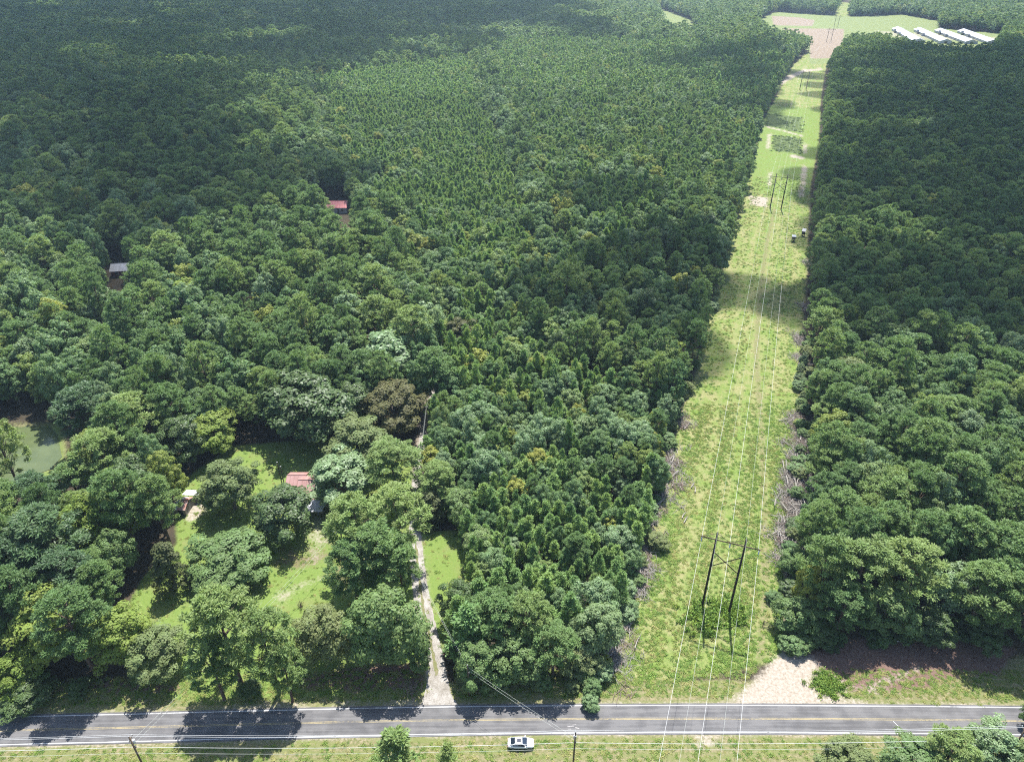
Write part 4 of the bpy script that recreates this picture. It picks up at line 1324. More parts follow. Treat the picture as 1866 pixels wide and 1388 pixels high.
# ------------------------------------------------------------------ power line: five H-frame structures and five wires
TW = [(at(1303.5, 1111), 21.5), (at(1413, 381), 18.4), (at(1463, 164), 16.5), (at(1510, 77), 17.0), (at(1523, 50), 17.0)]
t0 = TW[0][0] - (TW[1][0] - TW[0][0]) * .95
LINE = [(t0, 20.0)] + TW
TL = ['tall dark wooden H-frame power pole pair nearest the road', 'H-frame power pole pair halfway up the clearing beside the food plots',
      'thin H-frame power pole pair near the far end of the clearing', 'distant H-frame power pole pair in the ploughed field',
      'farthest H-frame power pole pair at the upper edge of the fields']
WIRE_AT = {}
for i, (p, h) in enumerate(LINE):
    a = LINE[max(0, i - 1)][0]; b = LINE[min(len(LINE) - 1, i + 1)][0]
    d = (b - a).normalized()
    rz = math.atan2(d.y, d.x) - math.pi / 2
    ax = Vector((math.cos(rz), math.sin(rz), 0))
    arm_z = h - 1.75
    WIRE_AT[i] = {'c': [p + ax * o + Vector((0, 0, arm_z - 1.55)) for o in (-5.5, 0, 5.5)], 's': [p + ax * o + Vector((0, 0, h + .12)) for o in (-2.75, 2.75)]}
    r = empty('power_pole_frame', (p.x, p.y, 0), rz)
    k = 1.0 if i < 2 else 1.15
    for s in (-1, 1):
        MB().tube([(s * 2.75, 0, -1), (s * 2.75, 0, h * .5), (s * 2.75, 0, h)], [.27 * k, .23 * k, .18 * k], 10).build('pole', 'creosote', r, True)
    MB().box((0, -.2, arm_z), (11.5, .14, .22)).build('crossarm', 'pole_wood', r)
    for s in (-1, 1):
        MB().tube([(s * 2.75, .02, h - .25), (s * 5.4, -.1, arm_z + .1)], .055, 5).build('arm_brace', 'pole_wood', r)
        MB().tube([(s * 2.75, .02, h - .25), (s * .12, -.1, arm_z + .1)], .055, 5).build('arm_brace', 'pole_wood', r)
    MB().box((0, .17, h * .66), (math.hypot(5.5, 4.4), .09, .17), ry=-math.atan2(4.4, 5.5)).build('cross_brace', 'creosote', r)
    MB().box((0, -.17, h * .66), (math.hypot(5.5, 4.4), .09, .17), ry=math.atan2(4.4, 5.5)).build('cross_brace', 'creosote', r)
    for o in (-5.5, 0, 5.5):
        m = MB()
        m.tube([(o, 0, arm_z - .12), (o, 0, arm_z - 1.55)], .05, 6)
        for q in range(7):
            z = arm_z - .3 - q * .17
            m.tube([(o, 0, z + .05), (o, 0, z), (o, 0, z - .05)], [.06, .14, .10], 8)
        m.build('insulator', 'insulator', r, True)
    if i == 0:
        tag(r, 'H-frame power pole pair standing behind the viewpoint', 'power pole', 'power line H-frames')
    else:
        tag(r, TL[i - 1], 'power pole', 'power line H-frames')


def wire_mesh(points, sag, rad, n=28, k=5):
    """one continuous wire hung through the points; sag is a share of each span"""
    path = []
    for a, b in zip(points, points[1:]):
        L = (b - a).length
        for j in range(n):
            t = j / n
            q = a.lerp(b, t); q = q - Vector((0, 0, sag * L * 4 * t * (1 - t)))
            path.append(tuple(q))
    path.append(tuple(points[-1]))
    return tube_np(path, [rad] * len(path), k)


def wire(name, points, sag, rad, mat, label, group, n=28):
    v, f = wire_mesh(points, sag, rad, n)
    return tag(link_mesh(name, np_mesh(name, v, f, [M[mat]], smooth=True)), label, 'wire', group)


for j, w in enumerate(('left', 'middle', 'right')):
    wire('conductor_wire', [WIRE_AT[i]['c'][j] for i in range(len(LINE))], .014, .020, 'wire', '%s thick power line conductor hanging under the H-frame crossarms' % w, 'power line wires')
for j, w in enumerate(('left', 'right')):
    wire('shield_wire', [WIRE_AT[i]['s'][j] for i in range(len(LINE))], .010, .013, 'thin_wire', 'thin shield wire over the %s pole tops of the H-frames' % w, 'power line wires')

# ------------------------------------------------------------------ roadside poles and cables
def utility_pole(top, h, label, arm=True, rz=0.0, tr=False):
    r = empty('utility_pole', (top.x, top.y, 0), rz)
    MB().tube([(0, 0, -1), (0, 0, h * .5), (0, 0, h)], [.17, .15, .12], 9).build('pole', 'pole_wood', r, True)
    if arm:
        MB().box((0, .16, h - .75), (.10, 1.2, .12)).build('crossarm', 'pole_wood', r)
        for y in (-.35, .7):
            MB().tube([(0, y, h - .69), (0, y, h - .55), (0, y, h - .42)], [.05, .08, .05], 7).build('insulator', 'porcelain', r, True)
    MB().tube([(0, 0, h), (0, 0, h + .12), (0, 0, h + .25)], [.05, .08, .05], 7).build('insulator', 'porcelain', r, True)
    MB().tube([(.16, .16, h * .70), (.16, .16, h * .70 + .55)], .10, 7).build('cable_clamp', 'steel', r, True)
    if tr:
        MB().tube([(0, .42, h - 2.4), (0, .42, h - 2.35), (0, .42, h - 1.6), (0, .42, h - 1.5)], [.2, .26, .26, .18], 10).build('transformer', 'porcelain', r, True)
    tag(r, label, 'utility pole', 'wooden utility poles')
    return r


P1 = at(235, 1342, 11.0); P2 = at(1049, 1334, 11.0)
step = P2 - P1
P0 = P1 - step; P3 = P2 + step * 1.02
for p, lab, tr in ((P0, 'wooden utility pole beyond the left edge of the road', False), (P1, 'leaning-looking wooden utility pole at the bottom left below the road', True),
                   (P2, 'wooden utility pole below the road right of the white car', True), (P3, 'wooden utility pole beyond the right edge of the road', False)):
    utility_pole(p, 11.0, lab, tr=tr)
for dz, dy, rad, mt, lab in ((.25, 0, .022, 'wire', 'topmost of the pale cables strung along the near roadside'), (-.45, .7, .02, 'wire', 'second pale cable along the near roadside, on the far arm end'),
                             (-3.1, .16, .026, 'wire', 'third pale cable along the near roadside, below the arms'), (-4.2, -.2, .018, 'thin_wire', 'lowest thin cable along the near roadside')):
    wire('roadside_cable', [q + Vector((0, dy, dz)) for q in (P0, P1, P2, P3)], .012, rad, mt, lab, 'cables along the road', 20)
HP = at(618, 955, 8.0); DP = at(742, 1002, 9.0); EP = at(852, 1212, 9.0); UP = at(776, 742, 9.0); VP = at(806, 618, 9.0)
utility_pole(HP, 8.0, 'short utility pole in the shade in front of the house', False)
utility_pole(DP, 9.0, 'slim utility pole on the left side of the gravel driveway', False)
utility_pole(EP, 9.0, 'utility pole buried in the leaves right of the driveway mouth', False)
utility_pole(UP, 9.0, 'utility pole among trees at the lower end of the dirt track', False)
utility_pole(VP, 9.0, 'utility pole among trees at the upper end of the dirt track', False)
YP = at(505, 842, 7.0); YP2 = at(511, 850, 5.0)
for p, h, lab in ((YP, 7.0, 'dark post standing on the back lawn left of the red roof'), (YP2, 5.0, 'shorter dark post right beside the post on the back lawn')):
    r = empty('yard_post', (p.x, p.y, 0))
    MB().tube([(0, 0, -.5), (0, 0, h)], [.12, .08], 8).build('post', 'creosote', r, True)
    MB().box((0, 0, h + .05), (.26, .26, .12)).build('cap', 'steel', r)
    tag(r, lab, 'post', 'posts on the back lawn')
for pa, pb, o, lab in ((P1, HP, .3, 'upper service cable crossing the road towards the house'), (P1, HP, -.7, 'lower service cable crossing the road towards the house'),
                       (P2, EP, .2, 'upper cable crossing the road towards the driveway trees'), (P2, EP, -.7, 'lower cable crossing the road towards the driveway trees')):
    wire('service_cable', [pa + Vector((0, 0, o - 1.6)), pb + Vector((0, 0, o - .6))], .014, .014, 'thin_wire', lab, 'cables crossing the road', 20)
for o, w in ((.1, 'upper'), (-.8, 'lower')):
    wire('track_cable', [q + Vector((0, 0, o - .5)) for q in (EP, DP, UP, VP)], .012, .014, 'thin_wire', w + ' cable following the driveway and dirt track', 'cables along the track', 14)


# ------------------------------------------------------------------ buildings
def gable_building(name, c, w, d, eave, ridge, roof, wall, label, rz=0.0, axis='x', over=.35, sheets=None, doors=(), windows=(), cat='house', group=None, chimney=None):
    """c ground centre; w along x, d along y; ridge along axis"""
    r = empty(name, (c.x, c.y, 0), rz)
    x, y = w / 2, d / 2
    m = MB()
    for q in ([(-x, -y), (x, -y)], [(x, -y), (x, y)], [(x, y), (-x, y)], [(-x, y), (-x, -y)]):
        (ax_, ay), (bx, by) = q
        m.add([(ax_, ay, -.3), (bx, by, -.3), (bx, by, eave), (ax_, ay, eave)], [(0, 1, 2, 3)])
    if axis == 'x':
        m.add([(-x, -y, eave), (-x, y, eave), (-x, 0, ridge)], [(0, 1, 2)]); m.add([(x, -y, eave), (x, y, eave), (x, 0, ridge)], [(0, 1, 2)])
    else:
        m.add([(-x, -y, eave), (x, -y, eave), (0, -y, ridge)], [(0, 1, 2)]); m.add([(-x, y, eave), (x, y, eave), (0, y, ridge)], [(0, 1, 2)])
    m.build('wall', wall, r)
    sl = (ridge - eave) / (y if axis == 'x' else x)
    e = eave - over * sl
    n = sheets or 6
    roof_parts = []
    for s in (-1, 1):
        rf = None
        for i in range(n):
            if axis == 'x':
                x0, x1 = -x - over + (w + 2 * over) * i / n, -x - over + (w + 2 * over) * (i + 1) / n
                q = [(x0, s * (y + over), e + .08), (x1 - .02, s * (y + over), e + .08), (x1 - .02, 0, ridge + .08), (x0, 0, ridge + .08)]
                rib = [(x0, s * (y + over), e + .12), (x0, 0, ridge + .12)]
            else:
                y0, y1 = -y - over + (d + 2 * over) * i / n, -y - over + (d + 2 * over) * (i + 1) / n
                q = [(s * (x + over), y0, e + .08), (s * (x + over), y1 - .02, e + .08), (0, y1 - .02, ridge + .08), (0, y0, ridge + .08)]
                rib = [(s * (x + over), y0, e + .12), (0, y0, ridge + .12)]
            mt = roof if isinstance(roof, str) else roof[(i + (s > 0) * 3) % len(roof)]
            MB().poly(q, .05).tube(rib, .035, 4).build('roof_sheet', mt, r)
    MB().tube([(-x - over, 0, ridge + .12), (x + over, 0, ridge + .12)] if axis == 'x' else [(0, -y - over, ridge + .12), (0, y + over, ridge + .12)], .09, 6).build('ridge_cap', roof if isinstance(roof, str) else roof[0], r)
    for (px, py, pw, ph, pz) in doors:
        MB().box((px, py, pz + ph / 2), (pw if abs(py) >= y - .1 else .08, .08 if abs(py) >= y - .1 else pw, ph)).build('door', 'dark_inside', r)
    for (px, py, pw, ph, pz) in windows:
        alongx = abs(py) >= y - .1
        f = MB().box((px, py, pz), (pw + .2 if alongx else .07, .07 if alongx else pw + .2, ph + .2)).build('window', 'porcelain', r)
        MB().box((px + (0 if alongx else math.copysign(.03, px)), py + (math.copysign(.03, py) if alongx else 0), pz), (pw if alongx else .07, .07 if alongx else pw, ph)).build('pane', 'dark_inside', f)
    if chimney:
        MB().box((chimney[0], chimney[1], (chimney[2] + eave) / 2), (.8, .8, chimney[2] - eave)).build('chimney', 'brick', r)
    tag(r, label, cat, group)
    return r


hc = at(585, 880, 4.2)
gable_building('house', hc, 10.5, 8.5, 3.0, 5.2, 'red_roof', 'brick', 'house with faded red metal roof half hidden under the grey-green oak', sheets=10,
               doors=((1.0, -4.25, 1.0, 2.1, 0),), windows=((-3, -4.25, 1.2, 1.2, 1.6), (3.6, -4.25, 1.2, 1.2, 1.6), (-5.25, 0, 1.2, 1.2, 1.6)), chimney=(2.5, .6, 6.2))
wc = at(541, 868, 3.2)
gable_building('house_wing', wc, 4.2, 4.6, 2.5, 3.6, 'red_roof', 'siding', 'low side building with pinkish metal roof at the left of the house', sheets=5, doors=((0, -2.3, .9, 2.0, 0),), cat='outbuilding')
cc_ = at(572, 921, 2.6)
r = empty('carport', (cc_.x, cc_.y, 0))
for i in range(5):
    MB().poly([(-2.5 + i, -2.0, 2.45), (-1.52 + i, -2.0, 2.45), (-1.52 + i, 2.0, 2.75), (-2.5 + i, 2.0, 2.75)], .05).build('roof_sheet', 'white_metal', r)
for sx in (-2.3, 2.3):
    for sy in (-1.8, 1.8):
        MB().box((sx, sy, 1.2), (.1, .1, 2.4)).build('post', 'steel', r)
tag(r, 'small white metal carport roof in front of the house', 'carport')
# rusty shed with a white tin lean-to
bc = at(331, 911, 3.0)
r = gable_building('shed', bc, 3.0, 4.4, 2.0, 3.1, ['rust_roof', 'tin', 'rust_roof', 'rust_roof'], 'grey_board', 'old wooden shed with rust-red tin roof beside the speckled olive tree', sheets=5, doors=((.3, -2.2, 1.1, 1.6, 0),), cat='shed', over=.25, rz=R(-4))
for i in range(4):
    MB().poly([(-1.4 + i * 1.1, 2.6, 2.35), (-.34 + i * 1.1, 2.6, 2.35), (-.34 + i * 1.1, 5.0, 2.0), (-1.4 + i * 1.1, 5.0, 2.0)], .04).build('lean_to_sheet', 'tin', r)
MB().box((2.3, 2.7, 1.1), (1.7, .08, 2.2)).build('lean_to_wall', 'grey_board', r)
for q in ((2.9, 4.9), (-1.2, 4.9), (2.9, 2.6)):
    MB().box((q[0], q[1], 1.0), (.12, .12, 2.0)).build('post', 'grey_board', r)
for i in range(5):
    MB().box((1.56, -1.9 + i * .95, 1.0), (.05, .85, 2.0)).build('board', 'grey_board' if i % 2 else 'dead_wood', r)
# far red-roofed house, grey-roofed house
fc = at(616, 369, 4.6)
gable_building('house', fc, 9.5, 7.5, 3.2, 5.4, 'far_red', 'siding', 'far house with pinkish red roof and pale walls in a gap of the wood', sheets=8, doors=((.5, -3.75, 1.0, 2.1, 0),),
               windows=((-3, -3.75, 1.2, 1.3, 1.7), (2.6, -3.75, 1.2, 1.3, 1.7), (4.75, 0, 1.1, 1.3, 1.7)))
fc2 = at(588, 371, 3.2)
gable_building('outbuilding', fc2, 6.0, 5.5, 2.5, 3.7, 'rust_roof', 'siding', 'low rusty-roofed outbuilding left of the far red-roofed house', sheets=5, doors=((0, -2.75, 1.6, 2.0, 0),), cat='outbuilding')
gc = at(224, 484, 3.6)
gable_building('house', gc, 8.5, 7.0, 2.8, 4.6, 'grey_roof', 'red_wall', 'grey metal-roofed house with red walls peeping from the left wood', sheets=7, doors=((1.5, -3.5, 1.0, 2.0, 0),), windows=((-2, -3.5, 1.1, 1.1, 1.6), (3.2, -3.5, 1.0, 1.1, 1.6)), rz=R(8))
# poultry houses on the far farm
ORD = ('first long white poultry house from the left on the far farm', 'second long white poultry house from the left on the far farm', 'third long white poultry house from the left on the far farm', 'fourth long white poultry house, rightmost on the far farm')
for (xf, yf, xn, yn), lab in zip(((1636, 50, 1676, 72), (1676, 51.5, 1725, 73), (1714, 53, 1772, 74), (1756, 54, 1812, 74)), ORD):
    a = at(xf, yf, 4.5); b = at(xn, yn, 4.5)
    cpt = (a + b) / 2; L = (b - a).length
    rz = math.atan2((a - b).y, (a - b).x) - math.pi / 2
    r = gable_building('poultry_house', cpt, 15.0, L, 3.0, 5.6, 'white_metal', 'siding', lab, rz=rz, axis='y', over=.7, sheets=14,
                       doors=((0, -L / 2, 3.5, 2.6, 0),), cat='poultry house', group='poultry houses on the far farm')
    MB().box((-8.9, L * .08, 1.9), (2.7, 7, 3.8)).box((-8.9, L * .08, 3.95), (3.3, 7.6, .2)).build('control_room', 'grey_roof', r)
    for s in (-1, 1):
        MB().tube([(-9.4, L * .28 + s * 1.6, 0), (-9.4, L * .28 + s * 1.6, 1.2), (-9.4, L * .28 + s * 1.6, 4.8), (-9.4, L * .28 + s * 1.6, 6.0)], [.3, 1.3, 1.3, .25], 10).build('feed_bin', 'steel', r, True)
    for q in range(6):
        MB().box((-7.55, -L * .42 + q * L * .12, 1.5), (.12, 3.0, 1.2)).build('side_fan', 'dark_inside', r)

# ------------------------------------------------------------------ small things in the clearing
def blind(p, w, h, label, roofm, wallm, legs, slope, rz):
    r = empty('hunting_blind', (p.x, p.y, 0), rz)
    MB().box((0, 0, legs + h / 2), (w, w, h)).build('cabin', wallm, r)
    MB().poly([(-w * .62, -w * .65, legs + h + .04), (w * .62, -w * .65, legs + h + .04), (w * .62, w * .65, legs + h + .04 + slope), (-w * .62, w * .65, legs + h + .04 + slope)], -.1).build('roof', roofm, r)
    for s in (-1, 1):
        MB().box((s * w * .24, -w / 2 - .02, legs + h * .62), (w * .34, .06, h * .28)).build('window', 'dark_inside', r)
        for t in (-1, 1):
            MB().box((s * w * .42, t * w * .42, legs / 2), (.12, .12, legs)).build('leg', 'pole_wood', r)
    MB().box((0, -w * .8, legs * .5), (.6, .08, legs * 1.05), rx=.35).build('ladder', 'pole_wood', r)
    tag(r, label, 'hunting blind', 'hunting blinds in the clearing')


blind(at(1445, 440), 1.5, 1.4, 'small box hunting blind with white roof on the right of the clearing', 'white_metal', 'grey_board', 1.1, .25, R(-12))
blind(at(1463, 430), 1.4, 1.5, 'dark wooden hunting blind with sloped roof at the plantation edge', 'grey_roof', 'creosote', .9, .9, R(-30))
gp0, gp1 = at(1391, 1140), at(1432, 1146)
r = empty('farm_gate', tuple(gp0), math.atan2((gp1 - gp0).y, (gp1 - gp0).x))
L = (gp1 - gp0).length
for x, n_ in ((-.1, 'gate_post'), (L + .1, 'gate_post')):
    MB().tube([(x, 0, -.5), (x, 0, 1.6)], .10, 8).build(n_, 'creosote', r, True)
for z in (.25, .5, .75, 1.0, 1.25):
    MB().tube([(0.05, 0, z), (L - .05, 0, z)], .035, 6).build('rail', 'gate_steel', r, True)
for x in (0.1, L * .33, L * .66, L - .1):
    MB().tube([(x, .03, .2), (x, .03, 1.3)], .035, 6).build('upright', 'gate_steel', r, True)
tag(r, 'dark tubular farm gate across the track at the right of the clearing', 'gate')
pa, pb = at(1587, 1178), at(1649, 1168)
r = empty('fallen_pole', tuple(pa), math.atan2((pb - pa).y, (pb - pa).x))
Lp = (pb - pa).length
MB().tube([(0, 0, .35), (Lp * .3, .05, .42), (Lp * .7, .03, .45), (Lp, -.05, .4)], [.09, .16, .17, .07], 9).build('shaft', 'siding', r, True)
for x in (.8, Lp - 1.0):
    MB().box((x, 0, .12), (.3, .7, .28)).build('bearer', 'grey_board', r)
tag(r, 'long pale pole lying in the shadow at the wood edge above the dirt', 'pole')


# bleached slash logs heaped along the two sides of the clearing
def log_mesh(seed):
    rg = np.random.default_rng(seed)
    L = 6.0
    path = [(L * t - L / 2, .25 * math.sin(3 * t + seed), .12 + .05 * math.sin(5 * t)) for t in np.linspace(0, 1, 6)]
    parts = [tube_np(path, [.15, .14, .12, .10, .07, .04], 6)]
    for _ in range(4):
        t = rg.uniform(.3, .9); s = np.array([L * t - L / 2, 0, .12])
        e = s + np.array([rg.uniform(.5, 1.3), rg.uniform(-1.1, 1.1), rg.uniform(.1, .8)])
        parts.append(tube_np([s, (s + e) / 2 + [0, 0, .1], e], [.05, .04, .02], 4))
    v, f = merge(parts)
    return np_mesh('log', v, f, [M['dead_wood']], smooth=True)


LOGS = [log_mesh(s) for s in range(5)]
SLASH = [(1222, 838, 7, 5, 'L'), (1214, 862, 9, 5, 'L'), (1205, 905, 5, 4, 'L'), (1192, 935, 4, 4, 'L'), (1180, 985, 7, 4, 'L'), (1172, 1030, 6, 4, 'L'), (1163, 1065, 6, 3, 'L'), (1132, 1150, 6, 4, 'L'), (1118, 1190, 7, 4, 'L'), (1240, 765, 5, 4, 'L'),
         (1455, 618, 7, 4, 'R'), (1458, 655, 4, 3, 'R'), (1452, 770, 6, 4, 'R'), (1452, 800, 6, 4, 'R'), (1458, 835, 13, 5, 'R'), (1456, 868, 15, 5, 'R'), (1453, 895, 16, 5, 'R'), (1448, 930, 16, 4, 'R'), (1440, 965, 17, 4, 'R'), (1436, 995, 15, 4, 'R'), (1434, 1030, 7, 3, 'R'), (1466, 560, 4, 3, 'R'), (1472, 480, 4, 3, 'R')]
lr = random.Random(21)
ORDW = ['first', 'second', 'third', 'fourth', 'fifth', 'sixth', 'seventh', 'eighth', 'ninth', 'tenth', 'eleventh', 'twelfth', 'thirteenth']
HEAPS = {sd__: sorted([q[1] for q in SLASH if q[4] == sd__], reverse=True) for sd__ in 'LR'}
for (x, y, n_, spread, side) in SLASH:
    c0 = at(x, y)
    for i in range(n_):
        a = lr.gauss(1.25, .38) + (math.pi if lr.random() < .5 else 0)
        o = link_mesh('fallen_log', LOGS[lr.randrange(5)], None, (c0.x + lr.gauss(0, spread * .36), c0.y + lr.gauss(0, spread * .5), .25 + i * .06))
        s = lr.uniform(.35, .85)
        o.scale = (s, s, s * lr.uniform(.9, 1.4))
        o.rotation_euler = (lr.uniform(-.4, .4), lr.uniform(-.12, .16), a)
        sd_n = 'left' if side == 'L' else 'right'
        tag(o, 'bleached log in the %s slash heap from the road on the %s clearing edge' % (ORDW[HEAPS[side].index(y)], sd_n), 'log', 'slash logs on the %s side of the clearing' % sd_n)
BRUSH = bpy.data.collections.new('source_brush')
for q in range(3):
    rg_ = np.random.default_rng(40 + q)
    parts = []
    for _ in range(16):
        a_ = np.array([rg_.normal(0, .7), rg_.normal(0, .7), rg_.uniform(0, .25)])
        e_ = a_ + np.array([rg_.normal(0, .9), rg_.normal(0, 1.3), rg_.uniform(-.1, .7)])
        parts.append(tube_np([a_, (a_ + e_) / 2 + rg_.normal(0, .08, 3), e_], [.06, .045, .02], 4))
    v, f = merge(parts)
    BRUSH.objects.link(bpy.data.objects.new('brush_source_%d' % q, np_mesh('brush_source', v, f, [M['dead_wood' if q else 'dead_twig']])))
Q = []
for (x, y, n_, spread_, side) in SLASH:
    c0 = at(x, y)
    Q.append(np.array(c0[:2]) + rng.normal(0, 1, (n_ * 6, 2)) * [spread_ * .38, spread_ * .75])
Q = np.concatenate(Q); n_ = len(Q)
instancer('slash_brush', np.column_stack([Q, np.full(n_, .05)]), rng.integers(0, 3, n_), np.column_stack([rng.normal(0, .15, (n_, 2)), rng.normal(0, .6, n_)]), np.repeat(rng.uniform(.5, 1.25, n_)[:, None], 3, 1), BRUSH, 'grey tangle of dead branches along both clearing edges', 'brush')
for x, y in ((1262, 885), (1266, 893), (1246, 940), (1249, 948)):
    c0 = at(x, y)
    o = link_mesh('fallen_log', LOGS[(x + y) % 5], None, (c0.x, c0.y, .3)); o.rotation_euler = (0, .05, 1.2); o.scale = (.45, .9, .9)
    tag(o, 'short bleached log lying out in the meadow left of the wires', 'log', 'short logs in the meadow')
c0 = at(1130, 1135)
o = link_mesh('fallen_log', LOGS[1], None, (c0.x, c0.y, .4)); o.rotation_euler = (0, .12, -1.0); o.scale = (1.3, 1.2, 1.2)
tag(o, 'long bare fallen branch sticking out of the front clump into the clearing', 'log')


def twig_mesh(seed, n_, w, h):
    rg = np.random.default_rng(seed)
    parts = []
    for _ in range(n_):
        s = np.array([rg.normal(0, w * .35), rg.normal(0, w * .25), 0])
        e = s + np.array([rg.normal(0, w * .4), rg.normal(0, w * .4), rg.uniform(.3, 1) * h])
        parts.append(tube_np([s, (s + e) / 2 + rg.normal(0, .08, 3), e], [.045, .035, .012], 4))
    return merge(parts)


v, f = twig_mesh(4, 70, 2.6, 1.1)
c0 = at(752, 1258)
tag(link_mesh('brush_pile', np_mesh('brush_pile', v, f, [M['dead_twig']]), None, (c0.x, c0.y, 0)), 'heap of dead brown brush beside the driveway mouth', 'brush pile')
v, f = twig_mesh(9, 22, .7, 2.2)
c0 = at(549, 1106)
tag(link_mesh('dead_shrub', np_mesh('dead_shrub', v, f, [M['dead_twig']]), None, (c0.x, c0.y, 0)), 'small bare reddish shrub alone on the front lawn', 'shrub')

# ------------------------------------------------------------------ white car on the verge
def build_car():
    cp = at(949, 1357)
    rd = (at(1100, 1338) - at(800, 1339)).normalized()
    r = empty('parked_car', (cp.x, cp.y, .06), math.atan2(rd.y, rd.x))
    st = [(-2.30, .62, .52, .80), (-2.18, .80, .36, .95), (-1.7, .90, .28, 1.00), (-.9, .92, .25, .97), (0, .92, .25, .95), (.9, .92, .25, .93), (1.45, .90, .26, .88), (1.95, .84, .30, .78), (2.22, .70, .36, .66), (2.32, .50, .44, .56)]
    V, F = [], []
    for x, w, zb, zt in st:
        zm = (zb + zt) / 2
        V += [(x, -w * .9, zb), (x, -w, zm - .08), (x, -w * .985, zt - .10), (x, -w * .86, zt), (x, 0, zt + .035), (x, w * .86, zt), (x, w * .985, zt - .10), (x, w, zm - .08), (x, w * .9, zb)]
    k = 9
    for i in range(len(st) - 1):
        for j in range(k - 1):
            F.append((i * k + j, i * k + j + 1, (i + 1) * k + j + 1, (i + 1) * k + j))
        F.append((i * k + 8, i * k, (i + 1) * k, (i + 1) * k + 8))
    F.append(tuple(range(k))); F.append(tuple(range(len(V) - k, len(V)))[::-1])
    MB().add(V, F).build('body', 'paint_white', r, True)
    B = [(-1.90, .70, .985), (1.12, .74, .925)]          # rear and front foot of the cabin
    Tp = [(-1.0, .57, 1.42), (.22, .59, 1.44)]           # rear and front of the roof
    MB().poly([(Tp[0][0], -.57, 1.42), (Tp[1][0], -.59, 1.44), (Tp[1][0], .59, 1.44), (Tp[0][0], .57, 1.42)], .05).build('roof', 'paint_white', r)
    MB().poly([(-.70, -.40, 1.447), (.05, -.40, 1.455), (.05, .40, 1.455), (-.70, .40, 1.447)], .01).build('sunroof', 'car_glass', r)
    MB().poly([(1.10, -.76, .94), (1.10, .76, .94), (.22, .58, 1.435), (.22, -.58, 1.435)], .03).build('windscreen', 'car_glass', r)
    MB().poly([(-1.85, .72, .99), (-1.85, -.72, .99), (-1.0, -.56, 1.415), (-1.0, .56, 1.415)], .03).build('rear_window', 'car_glass', r)
    for s in (-1, 1):
        q = [(-1.45, s * .86, .985), (.0, s * .87, .965), (.95, s * .86, .95), (.16, s * .63, 1.40), (-.95, s * .60, 1.385)]
        MB().poly(q if s > 0 else q[::-1], .03).build('side_window', 'car_glass', r)
        MB().tube([(1.0, s * .83, .95), (.2, s * .61, 1.44), (-1.0, s * .59, 1.425), (-1.75, s * .76, 1.0)], [.05, .055, .055, .06], 6).build('roof_pillar', 'paint_white', r, True)
        MB().box((-.35, s * .80, 1.16), (.08, .14, .46), rx=s * .5).build('door_pillar', 'black_trim', r)
        MB().box((.78, s * 1.0, 1.0), (.14, .22, .13)).build('wing_mirror', 'paint_white', r)
        MB().box((2.12, s * .62, .66), (.24, .22, .12), rz=-s * .4).build('headlight', 'lamp_clear', r)
        MB().box((-2.22, s * .62, .80), (.12, .30, .12), rz=s * .3).build('tail_light', 'lamp_red', r)
        MB().box((0, s * .90, .30), (2.0, .06, .12)).build('side_sill', 'black_trim', r)
        for x in (-1.42, 1.42):
            w = MB().tube([(x, s * .68, .33), (x, s * .70, .33), (x, s * .90, .33), (x, s * .92, .33)], [.27, .33, .33, .27], 16).build('wheel', 'rubber', r, True)
            MB().tube([(x, s * .90, .33), (x, s * .935, .33)], .21, 12).build('rim', 'rim', w)
    MB().box((2.28, 0, .46), (.08, .80, .14)).build('grille', 'black_trim', r)
    MB().box((-2.30, 0, .62), (.05, .5, .12)).build('number_plate', 'porcelain', r)
    tag(r, 'white car parked on the grass verge below the road', 'car')


build_car()

# ------------------------------------------------------------------ low plants: edge shrubs, meadow weeds, crops
shr = random.Random(8)


def edge_shrubs(line, off, n_, label, group, hmin, hmax, mats):
    P = resample([at(*p) for p in line], 1.0)
    base = label
    for i in range(n_):
        p = P[shr.randrange(len(P))]
        h = shr.uniform(hmin, hmax)
        r_ = h * shr.uniform(.45, .75)
        x = p.x + off + shr.gauss(0, 1.3); y = p.y + shr.uniform(-1.5, 1.5)
        s_ = shr.randrange(5)
        r0 = empty('shrub', (x, y, -.2), shr.uniform(0, 6.28)); r0.scale = (r_ / 5, r_ / 5, h / 14)
        link_mesh('crown', crown_mesh('broad', s_, shr.choice(mats)), r0)
        py_ = float(project(np.array([x, y, 0.0]))[1])
        if 'fringe' in base:
            part_ = 'nearest the road' if py_ > 1120 else 'level with the nearest H-frame' if py_ > 980 else 'level with the slash heaps' if py_ > 820 else 'in the sunny upper stretch' if py_ > 660 else 'in the cloud-shaded stretch'
            label = base.replace('in the low fringe along the', part_ + ',').replace('side of the clearing', 'clearing edge')
        tag(r0, label, 'shrub', group)


edge_shrubs([q for q in ROW_L if q[1] > 500], -2.2, 85, 'leafy shrub in the low fringe along the left side of the clearing', 'shrubs along the left clearing edge', 1.2, 4.2, ['broad', 'oak', 'pale', 'olive', 'broad'])
edge_shrubs([q for q in ROW_R if q[1] > 500], 1.8, 75, 'leafy shrub in the low fringe along the right side of the clearing', 'shrubs along the right clearing edge', 1.0, 4.0, ['broad', 'oak', 'olive', 'darkoak', 'broad'])
edge_shrubs([(1470, 1180), (1560, 1172), (1700, 1166), (1866, 1160)], 0, 26, 'dark shrub at the foot of the right-hand wood above the dirt', 'shrubs at the foot of the right wood', 1.2, 3.6, ['darkoak', 'oak'])
edge_shrubs([(815, 1240), (900, 1250), (1000, 1250), (1085, 1245)], 0, 22, 'leafy shrub at the foot of the front clump beside the road', 'shrubs at the foot of the front clump', 1.2, 3.4, ['oak', 'darkoak', 'olive'])


